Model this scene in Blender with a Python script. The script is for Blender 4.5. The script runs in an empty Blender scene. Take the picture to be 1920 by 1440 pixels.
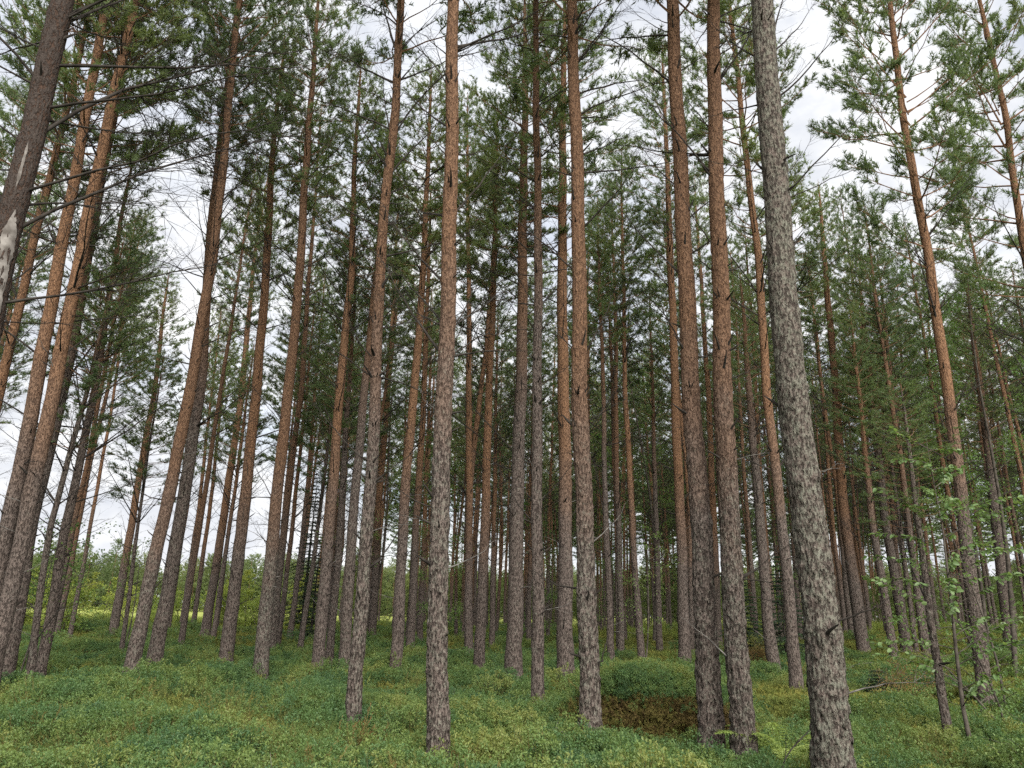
import bpy, math, random
import numpy as np
from mathutils import Matrix, Vector

# ------------------------------------------------------------------ camera, sky, sun, exposure
SC = bpy.context.scene
COL = SC.collection
CAM_H = 1.76
cam_data = bpy.data.cameras.new('camera')
cam_data.sensor_width = 36.0
cam_data.lens = 25.69
cam_data.clip_end = 3000.0
cam = bpy.data.objects.new('camera', cam_data)
COL.objects.link(cam)
cam.matrix_world = Matrix(((0.999666, -0.025849, 0.0, 0.0),
                           (-0.007730, -0.298954, -0.954236, 0.0),
                           (0.024667, 0.953917, -0.299054, CAM_H),
                           (0, 0, 0, 1)))
SC.camera = cam

SUN_EL, SUN_AZ = math.radians(37), math.radians(162)      # azimuth measured from +Y towards +X
world = bpy.data.worlds.new('World')
SC.world = world
world.use_nodes = True
wt = world.node_tree
wt.nodes.clear()


def NN(t, kind, **kw):
    n = t.nodes.new(kind)
    for k, v in kw.items():
        setattr(n, k, v)
    return n


def ramp(t, src, stops, interp='LINEAR'):
    r = t.nodes.new('ShaderNodeValToRGB')
    r.color_ramp.interpolation = interp
    el = r.color_ramp.elements
    while len(el) < len(stops):
        el.new(0.5)
    for e, (p, c) in zip(el, stops):
        e.position = p
        e.color = (c, c, c, 1) if isinstance(c, (int, float)) else (*c, 1)
    t.links.new(src, r.inputs[0])
    return r.outputs[0]


def math_node(t, op, a, b=None, c=None, clamp=False):
    n = t.nodes.new('ShaderNodeMath')
    n.operation = op
    n.use_clamp = clamp
    for i, v in enumerate((a, b, c)):
        if v is None:
            continue
        if isinstance(v, (int, float)):
            n.inputs[i].default_value = v
        else:
            t.links.new(v, n.inputs[i])
    return n.outputs[0]


def mix(t, fac, a, b, blend='MIX'):
    n = t.nodes.new('ShaderNodeMix')
    n.data_type = 'RGBA'
    n.blend_type = blend
    n.clamp_factor = True
    for sock, v in ((n.inputs[0], fac), (n.inputs[6], a), (n.inputs[7], b)):
        if isinstance(v, (int, float)):
            sock.default_value = v
        elif isinstance(v, tuple):
            sock.default_value = (*v, 1)
        else:
            t.links.new(v, sock)
    return n.outputs[2]


def noise(t, vec, scale, detail=3.0, rough=0.55, lac=2.0):
    n = t.nodes.new('ShaderNodeTexNoise')
    n.inputs['Scale'].default_value = scale
    n.inputs['Detail'].default_value = detail
    n.inputs['Roughness'].default_value = rough
    n.inputs['Lacunarity'].default_value = lac
    if vec is not None:
        t.links.new(vec, n.inputs['Vector'])
    return n.outputs['Fac']


sky = NN(wt, 'ShaderNodeTexSky', sky_type='NISHITA', sun_disc=False)
sky.sun_elevation = SUN_EL
sky.sun_rotation = SUN_AZ
sky.air_density = 1.0
sky.dust_density = 1.5
tc = NN(wt, 'ShaderNodeTexCoord')
mp = NN(wt, 'ShaderNodeMapping')
mp.inputs['Scale'].default_value = (1.0, 1.0, 1.9)
wt.links.new(tc.outputs['Generated'], mp.inputs['Vector'])
cl1 = noise(wt, mp.outputs[0], 3.1, 6.0, 0.58)
cl2 = noise(wt, mp.outputs[0], 6.5, 5.0, 0.6)
cover = ramp(wt, cl1, [(0.36, 0.85), (0.52, 1.0)])
cloud = ramp(wt, cl2, [(0.30, (2.40, 2.52, 2.78)), (0.46, (2.95, 3.02, 3.16)), (0.62, (3.8, 3.82, 3.84))])
skycol = mix(wt, cover, sky.outputs[0], cloud)
bg = NN(wt, 'ShaderNodeBackground')
bg.inputs['Strength'].default_value = 0.05
wt.links.new(skycol, bg.inputs['Color'])
wo = NN(wt, 'ShaderNodeOutputWorld')
wt.links.new(bg.outputs[0], wo.inputs['Surface'])

sun_data = bpy.data.lights.new('sun', 'SUN')
sun_data.energy = 1.5
sun_data.angle = math.radians(60)
sun_data.color = (1.0, 0.96, 0.9)
sun = bpy.data.objects.new('sun', sun_data)
COL.objects.link(sun)
sdir = Vector((math.sin(SUN_AZ) * math.cos(SUN_EL), math.cos(SUN_AZ) * math.cos(SUN_EL), math.sin(SUN_EL)))
sun.rotation_euler = sdir.to_track_quat('Z', 'Y').to_euler()

SC.view_settings.view_transform = 'Standard'
SC.view_settings.look = 'None'
SC.view_settings.gamma = 1.0
SC.view_settings.use_curve_mapping = False
SC.view_settings.exposure = 2.65
SC.render.engine = 'CYCLES'
SC.cycles.max_bounces = 5
SC.cycles.diffuse_bounces = 5
SC.cycles.transmission_bounces = 3
SC.cycles.sample_clamp_indirect = 6.0
SC.cycles.use_adaptive_sampling = True
SC.cycles.adaptive_threshold = 0.015
SC.cycles.use_denoising = False

RNG = np.random.default_rng(7)
random.seed(11)


# ------------------------------------------------------------------ mesh helpers
class MB:
    """collects vertices and faces (tris and quads, each with a material slot) into one mesh"""

    def __init__(self):
        self.v, self.t, self.q, self.tm, self.qm, self.n = [], [], [], [], [], 0

    def add(self, v, tris=None, quads=None, m=0):
        v = np.asarray(v, dtype=np.float32).reshape(-1, 3)
        if tris is not None and len(tris):
            a = np.asarray(tris, dtype=np.int32) + self.n
            self.t.append(a)
            self.tm.append(np.full(len(a), m, np.int32))
        if quads is not None and len(quads):
            a = np.asarray(quads, dtype=np.int32) + self.n
            self.q.append(a)
            self.qm.append(np.full(len(a), m, np.int32))
        self.v.append(v)
        self.n += len(v)

    def mesh(self, name, mats, smooth=True):
        me = bpy.data.meshes.new(name)
        V = np.concatenate(self.v)
        T = np.concatenate(self.t) if self.t else np.zeros((0, 3), np.int32)
        Q = np.concatenate(self.q) if self.q else np.zeros((0, 4), np.int32)
        me.vertices.add(len(V))
        me.vertices.foreach_set('co', V.ravel())
        me.loops.add(T.size + Q.size)
        me.loops.foreach_set('vertex_index', np.concatenate([T.ravel(), Q.ravel()]).astype(np.int32))
        nf = len(T) + len(Q)
        me.polygons.add(nf)
        tot = np.concatenate([np.full(len(T), 3), np.full(len(Q), 4)]).astype(np.int32)
        me.polygons.foreach_set('loop_start', np.concatenate([[0], np.cumsum(tot)[:-1]]).astype(np.int32))
        mi = np.concatenate(self.tm + self.qm) if nf else np.zeros(0, np.int32)
        for m in (mats if isinstance(mats, (list, tuple)) else [mats]):
            me.materials.append(m)
        me.polygons.foreach_set('material_index', mi)
        me.polygons.foreach_set('use_smooth', np.full(nf, smooth, dtype=bool))
        me.update(calc_edges=True)
        me.validate()
        return me


def unit(a):
    a = np.asarray(a, dtype=float)
    return a / np.maximum(np.linalg.norm(a, axis=-1, keepdims=True), 1e-9)


def tube(mb, pts, rad, n=5, m=0):
    """tapered tube along a polyline, pointed at its end"""
    pts = np.asarray(pts, float)
    k = len(pts)
    d = unit(np.gradient(pts, axis=0))
    ref = np.array([0, 0, 1.0]) if abs(d[0][2]) < 0.9 else np.array([1.0, 0, 0])
    a = unit(np.cross(d, ref))
    b = np.cross(d, a)
    th = np.arange(n) * 2 * math.pi / n
    V = pts[:, None] + np.asarray(rad)[:, None, None] * (a[:, None] * np.cos(th)[None, :, None] + b[:, None] * np.sin(th)[None, :, None])
    i = np.arange(k - 1)[:, None] * n
    j = np.arange(n)[None]
    j2 = (j + 1) % n
    Q = np.stack([i + j, i + j2, i + n + j2, i + n + j], -1).reshape(-1, 4)
    mb.add(V.reshape(-1, 3), quads=Q, m=m)


def needles(mb, P, D, k, length, width, spread, rng, m=0):
    """k thin blade triangles round every shoot (start P, direction D with its length)"""
    n = len(P)
    L = np.linalg.norm(D, axis=1, keepdims=True)
    d = D / np.maximum(L, 1e-6)
    ref = np.where(np.abs(d[:, 2:3]) < 0.9, np.array([[0, 0, 1.0]]), np.array([[1.0, 0, 0]]))
    a = unit(np.cross(d, ref))
    b = np.cross(d, a)
    th = rng.uniform(0, 2 * math.pi, (n, k, 1))
    s = rng.uniform(0.0, 1.0, (n, k, 1))
    rad = a[:, None] * np.cos(th) + b[:, None] * np.sin(th)
    ang = rng.uniform(spread * 0.6, spread * 1.3, (n, k, 1))
    nd = d[:, None] * np.cos(ang) + rad * np.sin(ang)
    base = P[:, None] + D[:, None] * s
    ln = length * rng.uniform(0.75, 1.2, (n, k, 1))
    side = unit(np.cross(nd, rng.normal(size=(n, k, 3)))) * width * 0.5
    V = np.stack([base - side, base + side, base + nd * ln], 2).reshape(-1, 3)
    T = np.arange(len(V)).reshape(-1, 3)
    mb.add(V, tris=T, m=m)


def leaves(mb, P, D, N, length, width, m=0):
    """diamond leaves folded a little on the midrib: start P, direction D, normal N, per-leaf length and width"""
    D = unit(D)
    S = unit(np.cross(D, N))
    U = np.cross(S, D)
    l = np.broadcast_to(np.asarray(length, float).reshape(-1, 1), (len(P), 1))
    w = np.broadcast_to(np.asarray(width, float).reshape(-1, 1), (len(P), 1))
    v0 = P
    v1 = P + D * l * 0.5 + S * w * 0.5 + U * w * 0.18
    v2 = P + D * l - U * l * 0.10
    v3 = P + D * l * 0.5 - S * w * 0.5 + U * w * 0.18
    V = np.stack([v0, v1, v2, v3], 1).reshape(-1, 3)
    i = np.arange(len(P))[:, None] * 4
    T = np.concatenate([i + np.array([[0, 1, 2]]), i + np.array([[0, 2, 3]])])
    mb.add(V, tris=T, m=m)


def vnoise(shape, cells, rng, periodic=True):
    """smooth value noise on a (rows, columns) grid, periodic in the columns"""
    g = rng.normal(size=(cells[0] + 2, cells[1]))
    y = np.linspace(0, cells[0], shape[0], endpoint=False)
    x = np.linspace(0, cells[1], shape[1], endpoint=False)
    yi, xi = y.astype(int), x.astype(int)
    fy, fx = (y - yi)[:, None], (x - xi)[None]
    fy, fx = fy * fy * (3 - 2 * fy), fx * fx * (3 - 2 * fx)
    x1 = (xi + 1) % cells[1]
    return ((g[yi][:, xi] * (1 - fx) + g[yi][:, x1] * fx) * (1 - fy) + (g[yi + 1][:, xi] * (1 - fx) + g[yi + 1][:, x1] * fx) * fy)


def link(name, me, parent=None):
    o = bpy.data.objects.new(name, me)
    COL.objects.link(o)
    if parent is not None:
        o.parent = parent
    return o


def thing(name, label, cat, loc, rz=0.0, group=None):
    o = bpy.data.objects.new(name, None)
    o.empty_display_size = 0.2
    COL.objects.link(o)
    o.location = loc
    o.rotation_euler = (0, 0, rz)
    o['label'] = label
    o['category'] = cat
    if group:
        o['group'] = group
    return o


# ------------------------------------------------------------------ terrain
def sstep(a, b, x):
    t = np.clip((np.asarray(x, float) - a) / (b - a), 0, 1)
    return t * t * (3 - 2 * t)


_w = [(RNG.uniform(0, 6.28), RNG.uniform(0, 6.28), RNG.uniform(0, 6.28)) for _ in range(9)]


def hummock(x, y):
    s = 0.0
    for i, (a, p, q) in enumerate(_w):
        k = (0.7, 1.1, 1.5, 1.9, 2.4, 3.1, 3.8, 4.6, 5.5)[i]
        s = s + np.sin(k * (x * math.cos(a) + y * math.sin(a)) + p + 0.7 * np.sin(0.6 * k * (y * math.cos(a) - x * math.sin(a)) + q)) / (1 + i * 0.35)
    return s


def terrain(x, y):
    x = np.asarray(x, float)
    y = np.asarray(y, float)
    z = 0.010 * np.clip(y - 14, 0, 40) + 0.045 * np.clip(x - 4, 0, 22) * sstep(12, 24, y)
    return z + 0.075 * hummock(x, y) * (1 - sstep(40, 90, np.hypot(x, y)))


# ------------------------------------------------------------------ materials
def new_mat(name):
    m = bpy.data.materials.new(name)
    m.use_nodes = True
    t = m.node_tree
    t.nodes.clear()
    out = t.nodes.new('ShaderNodeOutputMaterial')
    return m, t, out


def principled(t, color, rough=0.85, spec=0.25, normal=None):
    b = t.nodes.new('ShaderNodeBsdfPrincipled')
    if isinstance(color, tuple):
        b.inputs['Base Color'].default_value = (*color, 1)
    else:
        t.links.new(color, b.inputs['Base Color'])
    b.inputs['Roughness'].default_value = rough
    b.inputs['Specular IOR Level'].default_value = spec
    if normal is not None:
        t.links.new(normal, b.inputs['Normal'])
    return b.outputs[0]


def bark_material():
    m, t, out = new_mat('pine_bark')
    tcn = NN(t, 'ShaderNodeTexCoord')
    oi = NN(t, 'ShaderNodeObjectInfo')
    sepc = NN(t, 'ShaderNodeSeparateColor')
    t.links.new(oi.outputs['Color'], sepc.inputs[0])
    off = NN(t, 'ShaderNodeVectorMath', operation='SCALE')
    off.inputs[0].default_value = (13.7, 9.1, 21.3)
    t.links.new(oi.outputs['Random'], off.inputs['Scale'])
    co = NN(t, 'ShaderNodeVectorMath', operation='ADD')
    t.links.new(tcn.outputs['Object'], co.inputs[0])
    t.links.new(off.outputs[0], co.inputs[1])
    sep = NN(t, 'ShaderNodeSeparateXYZ')
    t.links.new(tcn.outputs['Object'], sep.inputs[0])
    def stretched(k, shift):
        mpn = NN(t, 'ShaderNodeMapping')
        mpn.inputs['Scale'].default_value = (1, 1, k)
        mpn.inputs['Location'].default_value = (shift, shift * 0.7, shift * 1.3)
        t.links.new(co.outputs[0], mpn.inputs['Vector'])
        return mpn.outputs[0]
    st = stretched(0.38, 3.1)
    st2 = stretched(0.62, 7.7)
    plate = noise(t, st, 40.0, 3, 0.60)          # long ragged plates
    tone = noise(t, st2, 62.0, 3, 0.7)           # tone from flake to flake
    fine = noise(t, st2, 120.0, 3, 0.7)
    big = noise(t, co.outputs[0], 1.3, 3)
    mid = noise(t, co.outputs[0], 11.0, 5, 0.75)
    fis = ramp(t, plate, [(0.40, 1.0), (0.50, 0.0)])
    h = math_node(t, 'MULTIPLY_ADD', big, 2.4, math_node(t, 'SUBTRACT', sep.outputs[2], 1.2))
    tr = math_node(t, 'MULTIPLY', sepc.outputs[0], 12.0)
    up = math_node(t, 'MULTIPLY_ADD', math_node(t, 'SUBTRACT', h, tr), 0.30, 0.5, clamp=True)
    lower = ramp(t, tone, [(0.28, (0.056, 0.043, 0.037)), (0.50, (0.105, 0.083, 0.072)), (0.74, (0.190, 0.158, 0.138))])
    upper = ramp(t, tone, [(0.28, (0.074, 0.041, 0.025)), (0.42, (0.148, 0.081, 0.045)), (0.58, (0.214, 0.121, 0.070)), (0.76, (0.292, 0.190, 0.121))])
    dk = mix(t, sepc.outputs[2], upper, ramp(t, tone, [(0.3, (0.024, 0.019, 0.017)), (0.7, (0.070, 0.056, 0.048))]))
    base = mix(t, up, lower, dk)
    # grey-green lichen in ragged blotches, mostly low on the trunk
    lraw = math_node(t, 'ADD', math_node(t, 'MULTIPLY', tone, 0.55), math_node(t, 'MULTIPLY', mid, 0.75))
    lthr = math_node(t, 'MULTIPLY_ADD', sepc.outputs[1], -0.24, 0.80)
    lthr = math_node(t, 'MULTIPLY_ADD', up, 0.20, lthr)
    lich = math_node(t, 'MULTIPLY', math_node(t, 'SUBTRACT', lraw, lthr), 5.0, clamp=True)
    lcol = ramp(t, fine, [(0.3, (0.085, 0.092, 0.068)), (0.7, (0.215, 0.226, 0.182))])
    base = mix(t, math_node(t, 'MULTIPLY', lich, 0.75), base, lcol)
    # dark inner bark shows in the fissures between plates
    crk = math_node(t, 'MULTIPLY', fis, math_node(t, 'MULTIPLY_ADD', up, -0.30, 0.88))
    base = mix(t, crk, base, mix(t, up, (0.036, 0.028, 0.024), (0.075, 0.042, 0.028)))
    hgt = math_node(t, 'ADD', math_node(t, 'MULTIPLY', ramp(t, plate, [(0.36, 0.0), (0.52, 1.0)]), 0.8), math_node(t, 'ADD', math_node(t, 'MULTIPLY', tone, 0.7), math_node(t, 'MULTIPLY', fine, 0.4)))
    bp = NN(t, 'ShaderNodeBump')
    bp.inputs['Strength'].default_value = 1.0
    bp.inputs['Distance'].default_value = 0.024
    t.links.new(hgt, bp.inputs['Height'])
    t.links.new(principled(t, base, 0.95, 0.1, bp.outputs[0]), out.inputs[0])
    return m


def twig_material(name, a, b):
    m, t, out = new_mat(name)
    g = NN(t, 'ShaderNodeNewGeometry')
    n = noise(t, g.outputs['Position'], 9.0, 3)
    t.links.new(principled(t, ramp(t, n, [(0.35, a), (0.68, b)]), 0.9, 0.15), out.inputs[0])
    return m


def foliage_material(name, cols, scale=0.5, trans=0.35, rough=0.55, spec=0.3, jitter=0.5):
    """leaf surface: colour by place and by plant, light passing through the blade"""
    m, t, out = new_mat(name)
    g = NN(t, 'ShaderNodeNewGeometry')
    oi = NN(t, 'ShaderNodeObjectInfo')
    n1 = noise(t, g.outputs['Position'], scale, 4, 0.6)
    n2 = noise(t, g.outputs['Position'], scale * 16, 2)
    f = math_node(t, 'ADD', n1, math_node(t, 'MULTIPLY', math_node(t, 'SUBTRACT', oi.outputs['Random'], 0.5), jitter * 0.5))
    f = math_node(t, 'ADD', f, math_node(t, 'MULTIPLY', math_node(t, 'SUBTRACT', n2, 0.5), jitter * 0.22))
    k = len(cols)
    c = ramp(t, f, [(0.28 + 0.44 * i / max(k - 1, 1), cols[i]) for i in range(k)])
    p = principled(t, c, rough, spec)
    tr = NN(t, 'ShaderNodeBsdfTranslucent')
    t.links.new(mix(t, 1.0, c, (1.25, 1.2, 0.7), 'MULTIPLY'), tr.inputs[0])
    ms = NN(t, 'ShaderNodeMixShader')
    ms.inputs[0].default_value = trans
    t.links.new(p, ms.inputs[1])
    t.links.new(tr.outputs[0], ms.inputs[2])
    t.links.new(ms.outputs[0], out.inputs[0])
    return m


M_BARK = bark_material()
M_TWIG = twig_material('dead_twig', (0.013, 0.011, 0.009), (0.042, 0.036, 0.031))
M_LIMB = twig_material('living_limb', (0.11, 0.060, 0.036), (0.21, 0.120, 0.070))
M_PALE = twig_material('lichened_twig', (0.045, 0.041, 0.037), (0.17, 0.16, 0.145))
M_WOOD = twig_material('debarked_wood', (0.075, 0.066, 0.058), (0.21, 0.195, 0.18))
M_BIRCHBARK = twig_material('young_stem_bark', (0.035, 0.029, 0.024), (0.090, 0.078, 0.064))
M_NEEDLE = foliage_material('pine_needle', [(0.090, 0.135, 0.066), (0.120, 0.172, 0.075), (0.165, 0.210, 0.085)], 0.35, 0.45, 0.5, 0.3, 0.5)
M_SPRUCE = foliage_material('spruce_needle', [(0.022, 0.042, 0.022), (0.038, 0.064, 0.028)], 0.8, 0.15)
M_BIRCH = foliage_material('birch_leaf', [(0.075, 0.150, 0.040), (0.115, 0.190, 0.050), (0.160, 0.230, 0.065)], 0.5, 0.45)
M_ASPEN = foliage_material('willow_leaf', [(0.095, 0.165, 0.055), (0.135, 0.210, 0.075), (0.175, 0.24, 0.10)], 3.0, 0.4, 0.45, 0.4)
M_FIELD = foliage_material('field_birch_leaf', [(0.200, 0.270, 0.060), (0.270, 0.330, 0.072), (0.34, 0.37, 0.09)], 0.2, 0.45)
M_BILB = foliage_material('bilberry_leaf', [(0.058, 0.115, 0.048), (0.078, 0.145, 0.052), (0.108, 0.172, 0.054), (0.140, 0.196, 0.057), (0.185, 0.212, 0.062)], 1.1, 0.40, 0.5, 0.3, 0.6)
M_MOSS = foliage_material('moss_sprig', [(0.095, 0.125, 0.038), (0.150, 0.170, 0.046), (0.215, 0.205, 0.056)], 0.9, 0.3, 0.8, 0.1, 0.6)
M_HEATH = foliage_material('heather_sprig', [(0.070, 0.105, 0.035), (0.120, 0.135, 0.042), (0.165, 0.110, 0.045)], 0.7, 0.25, 0.8, 0.1, 0.8)
M_DRY = foliage_material('dry_heather', [(0.065, 0.046, 0.021), (0.115, 0.086, 0.032), (0.150, 0.140, 0.042)], 3.0, 0.2, 0.9, 0.1, 0.9)
M_FERN = foliage_material('fern_frond', [(0.20, 0.275, 0.075), (0.28, 0.34, 0.11)], 4.0, 0.45, 0.6, 0.2)
M_GRASS = foliage_material('grass_blade', [(0.14, 0.20, 0.045), (0.24, 0.27, 0.07)], 0.6, 0.4, 0.6, 0.2)


def ground_material():
    m, t, out = new_mat('forest_floor')
    g = NN(t, 'ShaderNodeNewGeometry')
    sep = NN(t, 'ShaderNodeSeparateXYZ')
    t.links.new(g.outputs['Position'], sep.inputs[0])
    a = noise(t, g.outputs['Position'], 0.55, 5, 0.6)
    b = noise(t, g.outputs['Position'], 7.0, 5, 0.65)
    c = ramp(t, a, [(0.32, (0.060, 0.075, 0.028)), (0.5, (0.105, 0.120, 0.035)), (0.68, (0.165, 0.160, 0.045))])
    c = mix(t, ramp(t, b, [(0.40, 0.0), (0.62, 0.75)]), c, (0.075, 0.050, 0.028))
    # open meadow beyond the edge of the stand
    m1 = math_node(t, 'MULTIPLY_ADD', sep.outputs[1], 1 / 12.0, -42 / 12.0, clamp=True)
    fld = ramp(t, noise(t, g.outputs['Position'], 0.35, 5, 0.65), [(0.3, (0.17, 0.22, 0.05)), (0.7, (0.30, 0.31, 0.085))])
    c = mix(t, m1, c, fld)
    bp = NN(t, 'ShaderNodeBump')
    bp.inputs['Strength'].default_value = 0.8
    bp.inputs['Distance'].default_value = 0.05
    t.links.new(noise(t, g.outputs['Position'], 22, 5, 0.7), bp.inputs['Height'])
    t.links.new(principled(t, c, 0.95, 0.1, bp.outputs[0]), out.inputs[0])
    return m


M_GROUND = ground_material()
M_FARLEAF = foliage_material('far_leaf', [(0.120, 0.165, 0.075), (0.160, 0.205, 0.085), (0.20, 0.235, 0.095)], 0.08, 0.45, 0.6, 0.2, 0.5)

# ------------------------------------------------------------------ ground sheet
gb = MB()
rr = np.concatenate([np.linspace(0.05, 26, 150), np.geomspace(26.4, 1500, 70)])
na = 260
ang = np.linspace(0, 2 * math.pi, na, endpoint=False)
# finer steps in front of the camera
ang = ang - 0.80 * np.sin(ang)
gx = rr[:, None] * np.sin(ang)[None]
gy = rr[:, None] * np.cos(ang)[None]
gz = terrain(gx, gy)
k = len(rr)
i = np.arange(k - 1)[:, None] * na
j = np.arange(na)[None]
Q = np.stack([i + j, i + (j + 1) % na, i + na + (j + 1) % na, i + na + j], -1).reshape(-1, 4)
gb.add(np.stack([gx, gy, gz], -1).reshape(-1, 3), quads=Q)
ground = link('forest_ground', gb.mesh('forest_ground', M_GROUND))
ground['kind'] = 'structure'


# ------------------------------------------------------------------ pine parts
def taper(z, H, D0):
    return D0 * (0.92 + 0.13 * np.exp(-z / 1.1) + 0.34 * np.exp(-z / 0.24)) * np.clip(1 - z / H, 0.0, 1) ** 0.47


def trunk_mesh(H, D0, pts, lat, nseg, nring, rng, rough=1.0, z_low=-0.25):
    """tapered trunk whose axis runs through the offsets pts [(height, sideways)] along the direction lat"""
    u = np.linspace(0, 1, nring)
    zs = z_low + (H - z_low) * (u * 0.45 + 0.55 * u ** 1.7)
    dz = H - 0.0
    px = np.array([-1.0, 0.0] + [p[0] for p in pts])
    ps = np.array([0.0, 0.0] + [p[1] for p in pts])
    if len(pts) and pts[-1][0] < H:
        slope = np.clip((ps[-1] - ps[-2]) / max(px[-1] - px[-2], 0.5), -0.03, 0.03)
        px = np.append(px, H + 1)
        ps = np.append(ps, ps[-1] + slope * (H + 1 - px[-2]))
    zz = np.linspace(-1, H + 1, 400)
    ss = np.interp(zz, px, ps)
    ker = np.hanning(25)
    ker /= ker.sum()
    ss = np.convolve(np.pad(ss, 12, mode='edge'), ker, mode='valid')
    s = np.interp(zs, zz, ss)
    # a little wander of its own
    ph = rng.uniform(0, 6.28, 4)
    wx = 0.012 * np.sin(zs * 0.9 + ph[0]) + 0.008 * np.sin(zs * 2.3 + ph[1])
    wy = 0.03 * np.sin(zs * 0.6 + ph[2]) + 0.012 * np.sin(zs * 1.7 + ph[3])
    wx, wy = wx * np.clip(zs, 0, 1), wy * np.clip(zs, 0, 1)
    lat = np.array(lat)
    fwd = np.array([-lat[1], lat[0]])
    cx = lat[0] * (s + wx) + fwd[0] * wy
    cy = lat[1] * (s + wx) + fwd[1] * wy
    R = taper(np.maximum(zs, 0), H, D0) * 0.5
    th = np.arange(nseg) * 2 * math.pi / nseg
    nz = vnoise((nring, nseg), (max(4, nring // 3), max(5, nseg // 3)), rng) * 0.5 + vnoise((nring, nseg), (max(4, int(H * 2)), 5), rng) * 0.5
    rel = np.clip(1.2 - zs / 9.0, 0.45, 1.2)[:, None]
    amp = 0.075 * rough * rel
    rad = R[:, None] * (1 + amp * nz)
    if nseg > 60:      # raised bark plates with fissures between them
        cw, chh = 0.042, 0.085
        nc = max(8, int(round(2 * math.pi * D0 * 0.45 / cw)))
        nrw = int(H / chh) + 3
        jit = rng.uniform(0.12, 0.88, (nrw, nc, 2))
        ph_ = rng.normal(size=(nrw, nc))
        gu = np.broadcast_to((np.arange(nseg) / nseg * nc)[None], rad.shape) + 0.35 * vnoise(rad.shape, (nring // 6, nseg // 5), rng)
        gv = np.broadcast_to(((zs - z_low) / chh + 1.0)[:, None], rad.shape) + 0.35 * vnoise(rad.shape, (nring // 6, nseg // 5), rng)
        iu, iv = np.floor(gu).astype(int), np.floor(gv).astype(int)
        f1 = np.full(rad.shape, 9.0)
        f2 = np.full(rad.shape, 9.0)
        hh_ = np.zeros(rad.shape)
        for dv in (-1, 0, 1):
            for du in (-1, 0, 1):
                cu, cv = (iu + du) % nc, np.clip(iv + dv, 0, nrw - 1)
                dd_ = np.hypot(gu - (iu + du + jit[cv, cu, 0]), gv - (iv + dv + jit[cv, cu, 1]))
                new = dd_ < f1
                f2 = np.where(new, f1, np.minimum(f2, dd_))
                hh_ = np.where(new, ph_[cv, cu], hh_)
                f1 = np.where(new, dd_, f1)
        edge = np.clip((f2 - f1) / 0.28, 0, 1)
        lowf = np.clip(1.25 - zs / 7.0, 0.30, 1.0)[:, None]
        rad = rad + lowf * (0.0042 * hh_ - 0.011 * (1 - edge)) * (D0 / 0.27) ** 0.5
    # swollen branch whorls
    zw = np.arange(0.9 + rng.uniform(0, 0.4), H, 0.52)
    zw = zw + rng.uniform(-0.18, 0.18, len(zw))
    for w in zw:
        rad *= 1 + (0.060 * np.exp(-((zs - w) / 0.055) ** 2))[:, None] * (0.5 + rng.random()) * (0.6 + 0.5 * np.sin(th + rng.uniform(0, 6.28)))[None]
    V = np.stack([cx[:, None] + rad * np.cos(th)[None], cy[:, None] + rad * np.sin(th)[None], np.broadcast_to(zs[:, None], rad.shape) + 0.012 * rough * rng.normal(size=rad.shape)], -1)
    mb = MB()
    i = np.arange(nring - 1)[:, None] * nseg
    j = np.arange(nseg)[None]
    Q = np.stack([i + j, i + (j + 1) % nseg, i + nseg + (j + 1) % nseg, i + nseg + j], -1).reshape(-1, 4)
    mb.add(V.reshape(-1, 3), quads=Q)

    def axis(z):
        return np.array([np.interp(z, zs, cx), np.interp(z, zs, cy), z]), float(np.interp(z, zs, R))
    return mb.mesh('trunk', M_BARK), axis, zw


def curve_branch(L, rise, bend, rng, k=8, wob=0.05):
    t = np.linspace(0, 1, k)
    x = L * t
    z = L * (rise * t + bend * t * t)
    y = L * wob * np.cumsum(rng.normal(size=k)) / k * 1.5 * t
    return np.stack([x, y, z + L * 0.02 * rng.normal(size=k) * t], -1)


def dead_branch_mesh(L, r0, twigs, rise, bend, rng, sub=2, mat=None):
    mb = MB()
    k = 4 if L < 0.5 else 9
    p = curve_branch(L, rise, bend, rng, k, 0.12)
    rad = r0 * (1 - 0.9 * np.linspace(0, 1, k) ** 0.8)
    if L < 0.5:
        rad = r0 * (1 - 0.55 * np.linspace(0, 1, k))
        rad[-1] *= 0.4
    tube(mb, p, rad, 6)
    for _ in range(twigs):
        t = rng.uniform(0.22, 0.97)
        b = np.array([np.interp(t, np.linspace(0, 1, k), p[:, a]) for a in range(3)])
        l2 = L * rng.uniform(0.12, 0.38) * (1.15 - t * 0.6)
        an = rng.choice([-1, 1]) * rng.uniform(0.4, 1.1)
        q = curve_branch(l2, rng.uniform(-0.1, 0.5), rng.uniform(-0.3, 0.3), rng, 5, 0.25)
        ca, sa = math.cos(an), math.sin(an)
        roll = rng.uniform(-1.0, 1.0)
        q = np.stack([q[:, 0] * ca - q[:, 1] * sa, q[:, 0] * sa + q[:, 1] * ca, q[:, 2] + q[:, 0] * 0.45 * roll], -1) + b
        r2 = max(r0 * 0.34 * (1 - t * 0.55), 0.0022)
        tube(mb, q, r2 * (1 - 0.8 * np.linspace(0, 1, 5)), 4)
        for _s in range(sub):
            tt = rng.uniform(0.3, 0.95)
            b2 = np.array([np.interp(tt, np.linspace(0, 1, 5), q[:, a]) for a in range(3)])
            dd = unit(q[-1] - q[0] + rng.normal(size=3) * l2 * 0.55) * l2 * rng.uniform(0.25, 0.5)
            tube(mb, np.stack([b2, b2 + dd * 0.5 + rng.normal(size=3) * 0.01, b2 + dd]), np.array([1, 0.7, 0.25]) * max(r2 * 0.55, 0.0018), 3)
    return mb.mesh('dead_branch', mat or M_TWIG)


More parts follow.
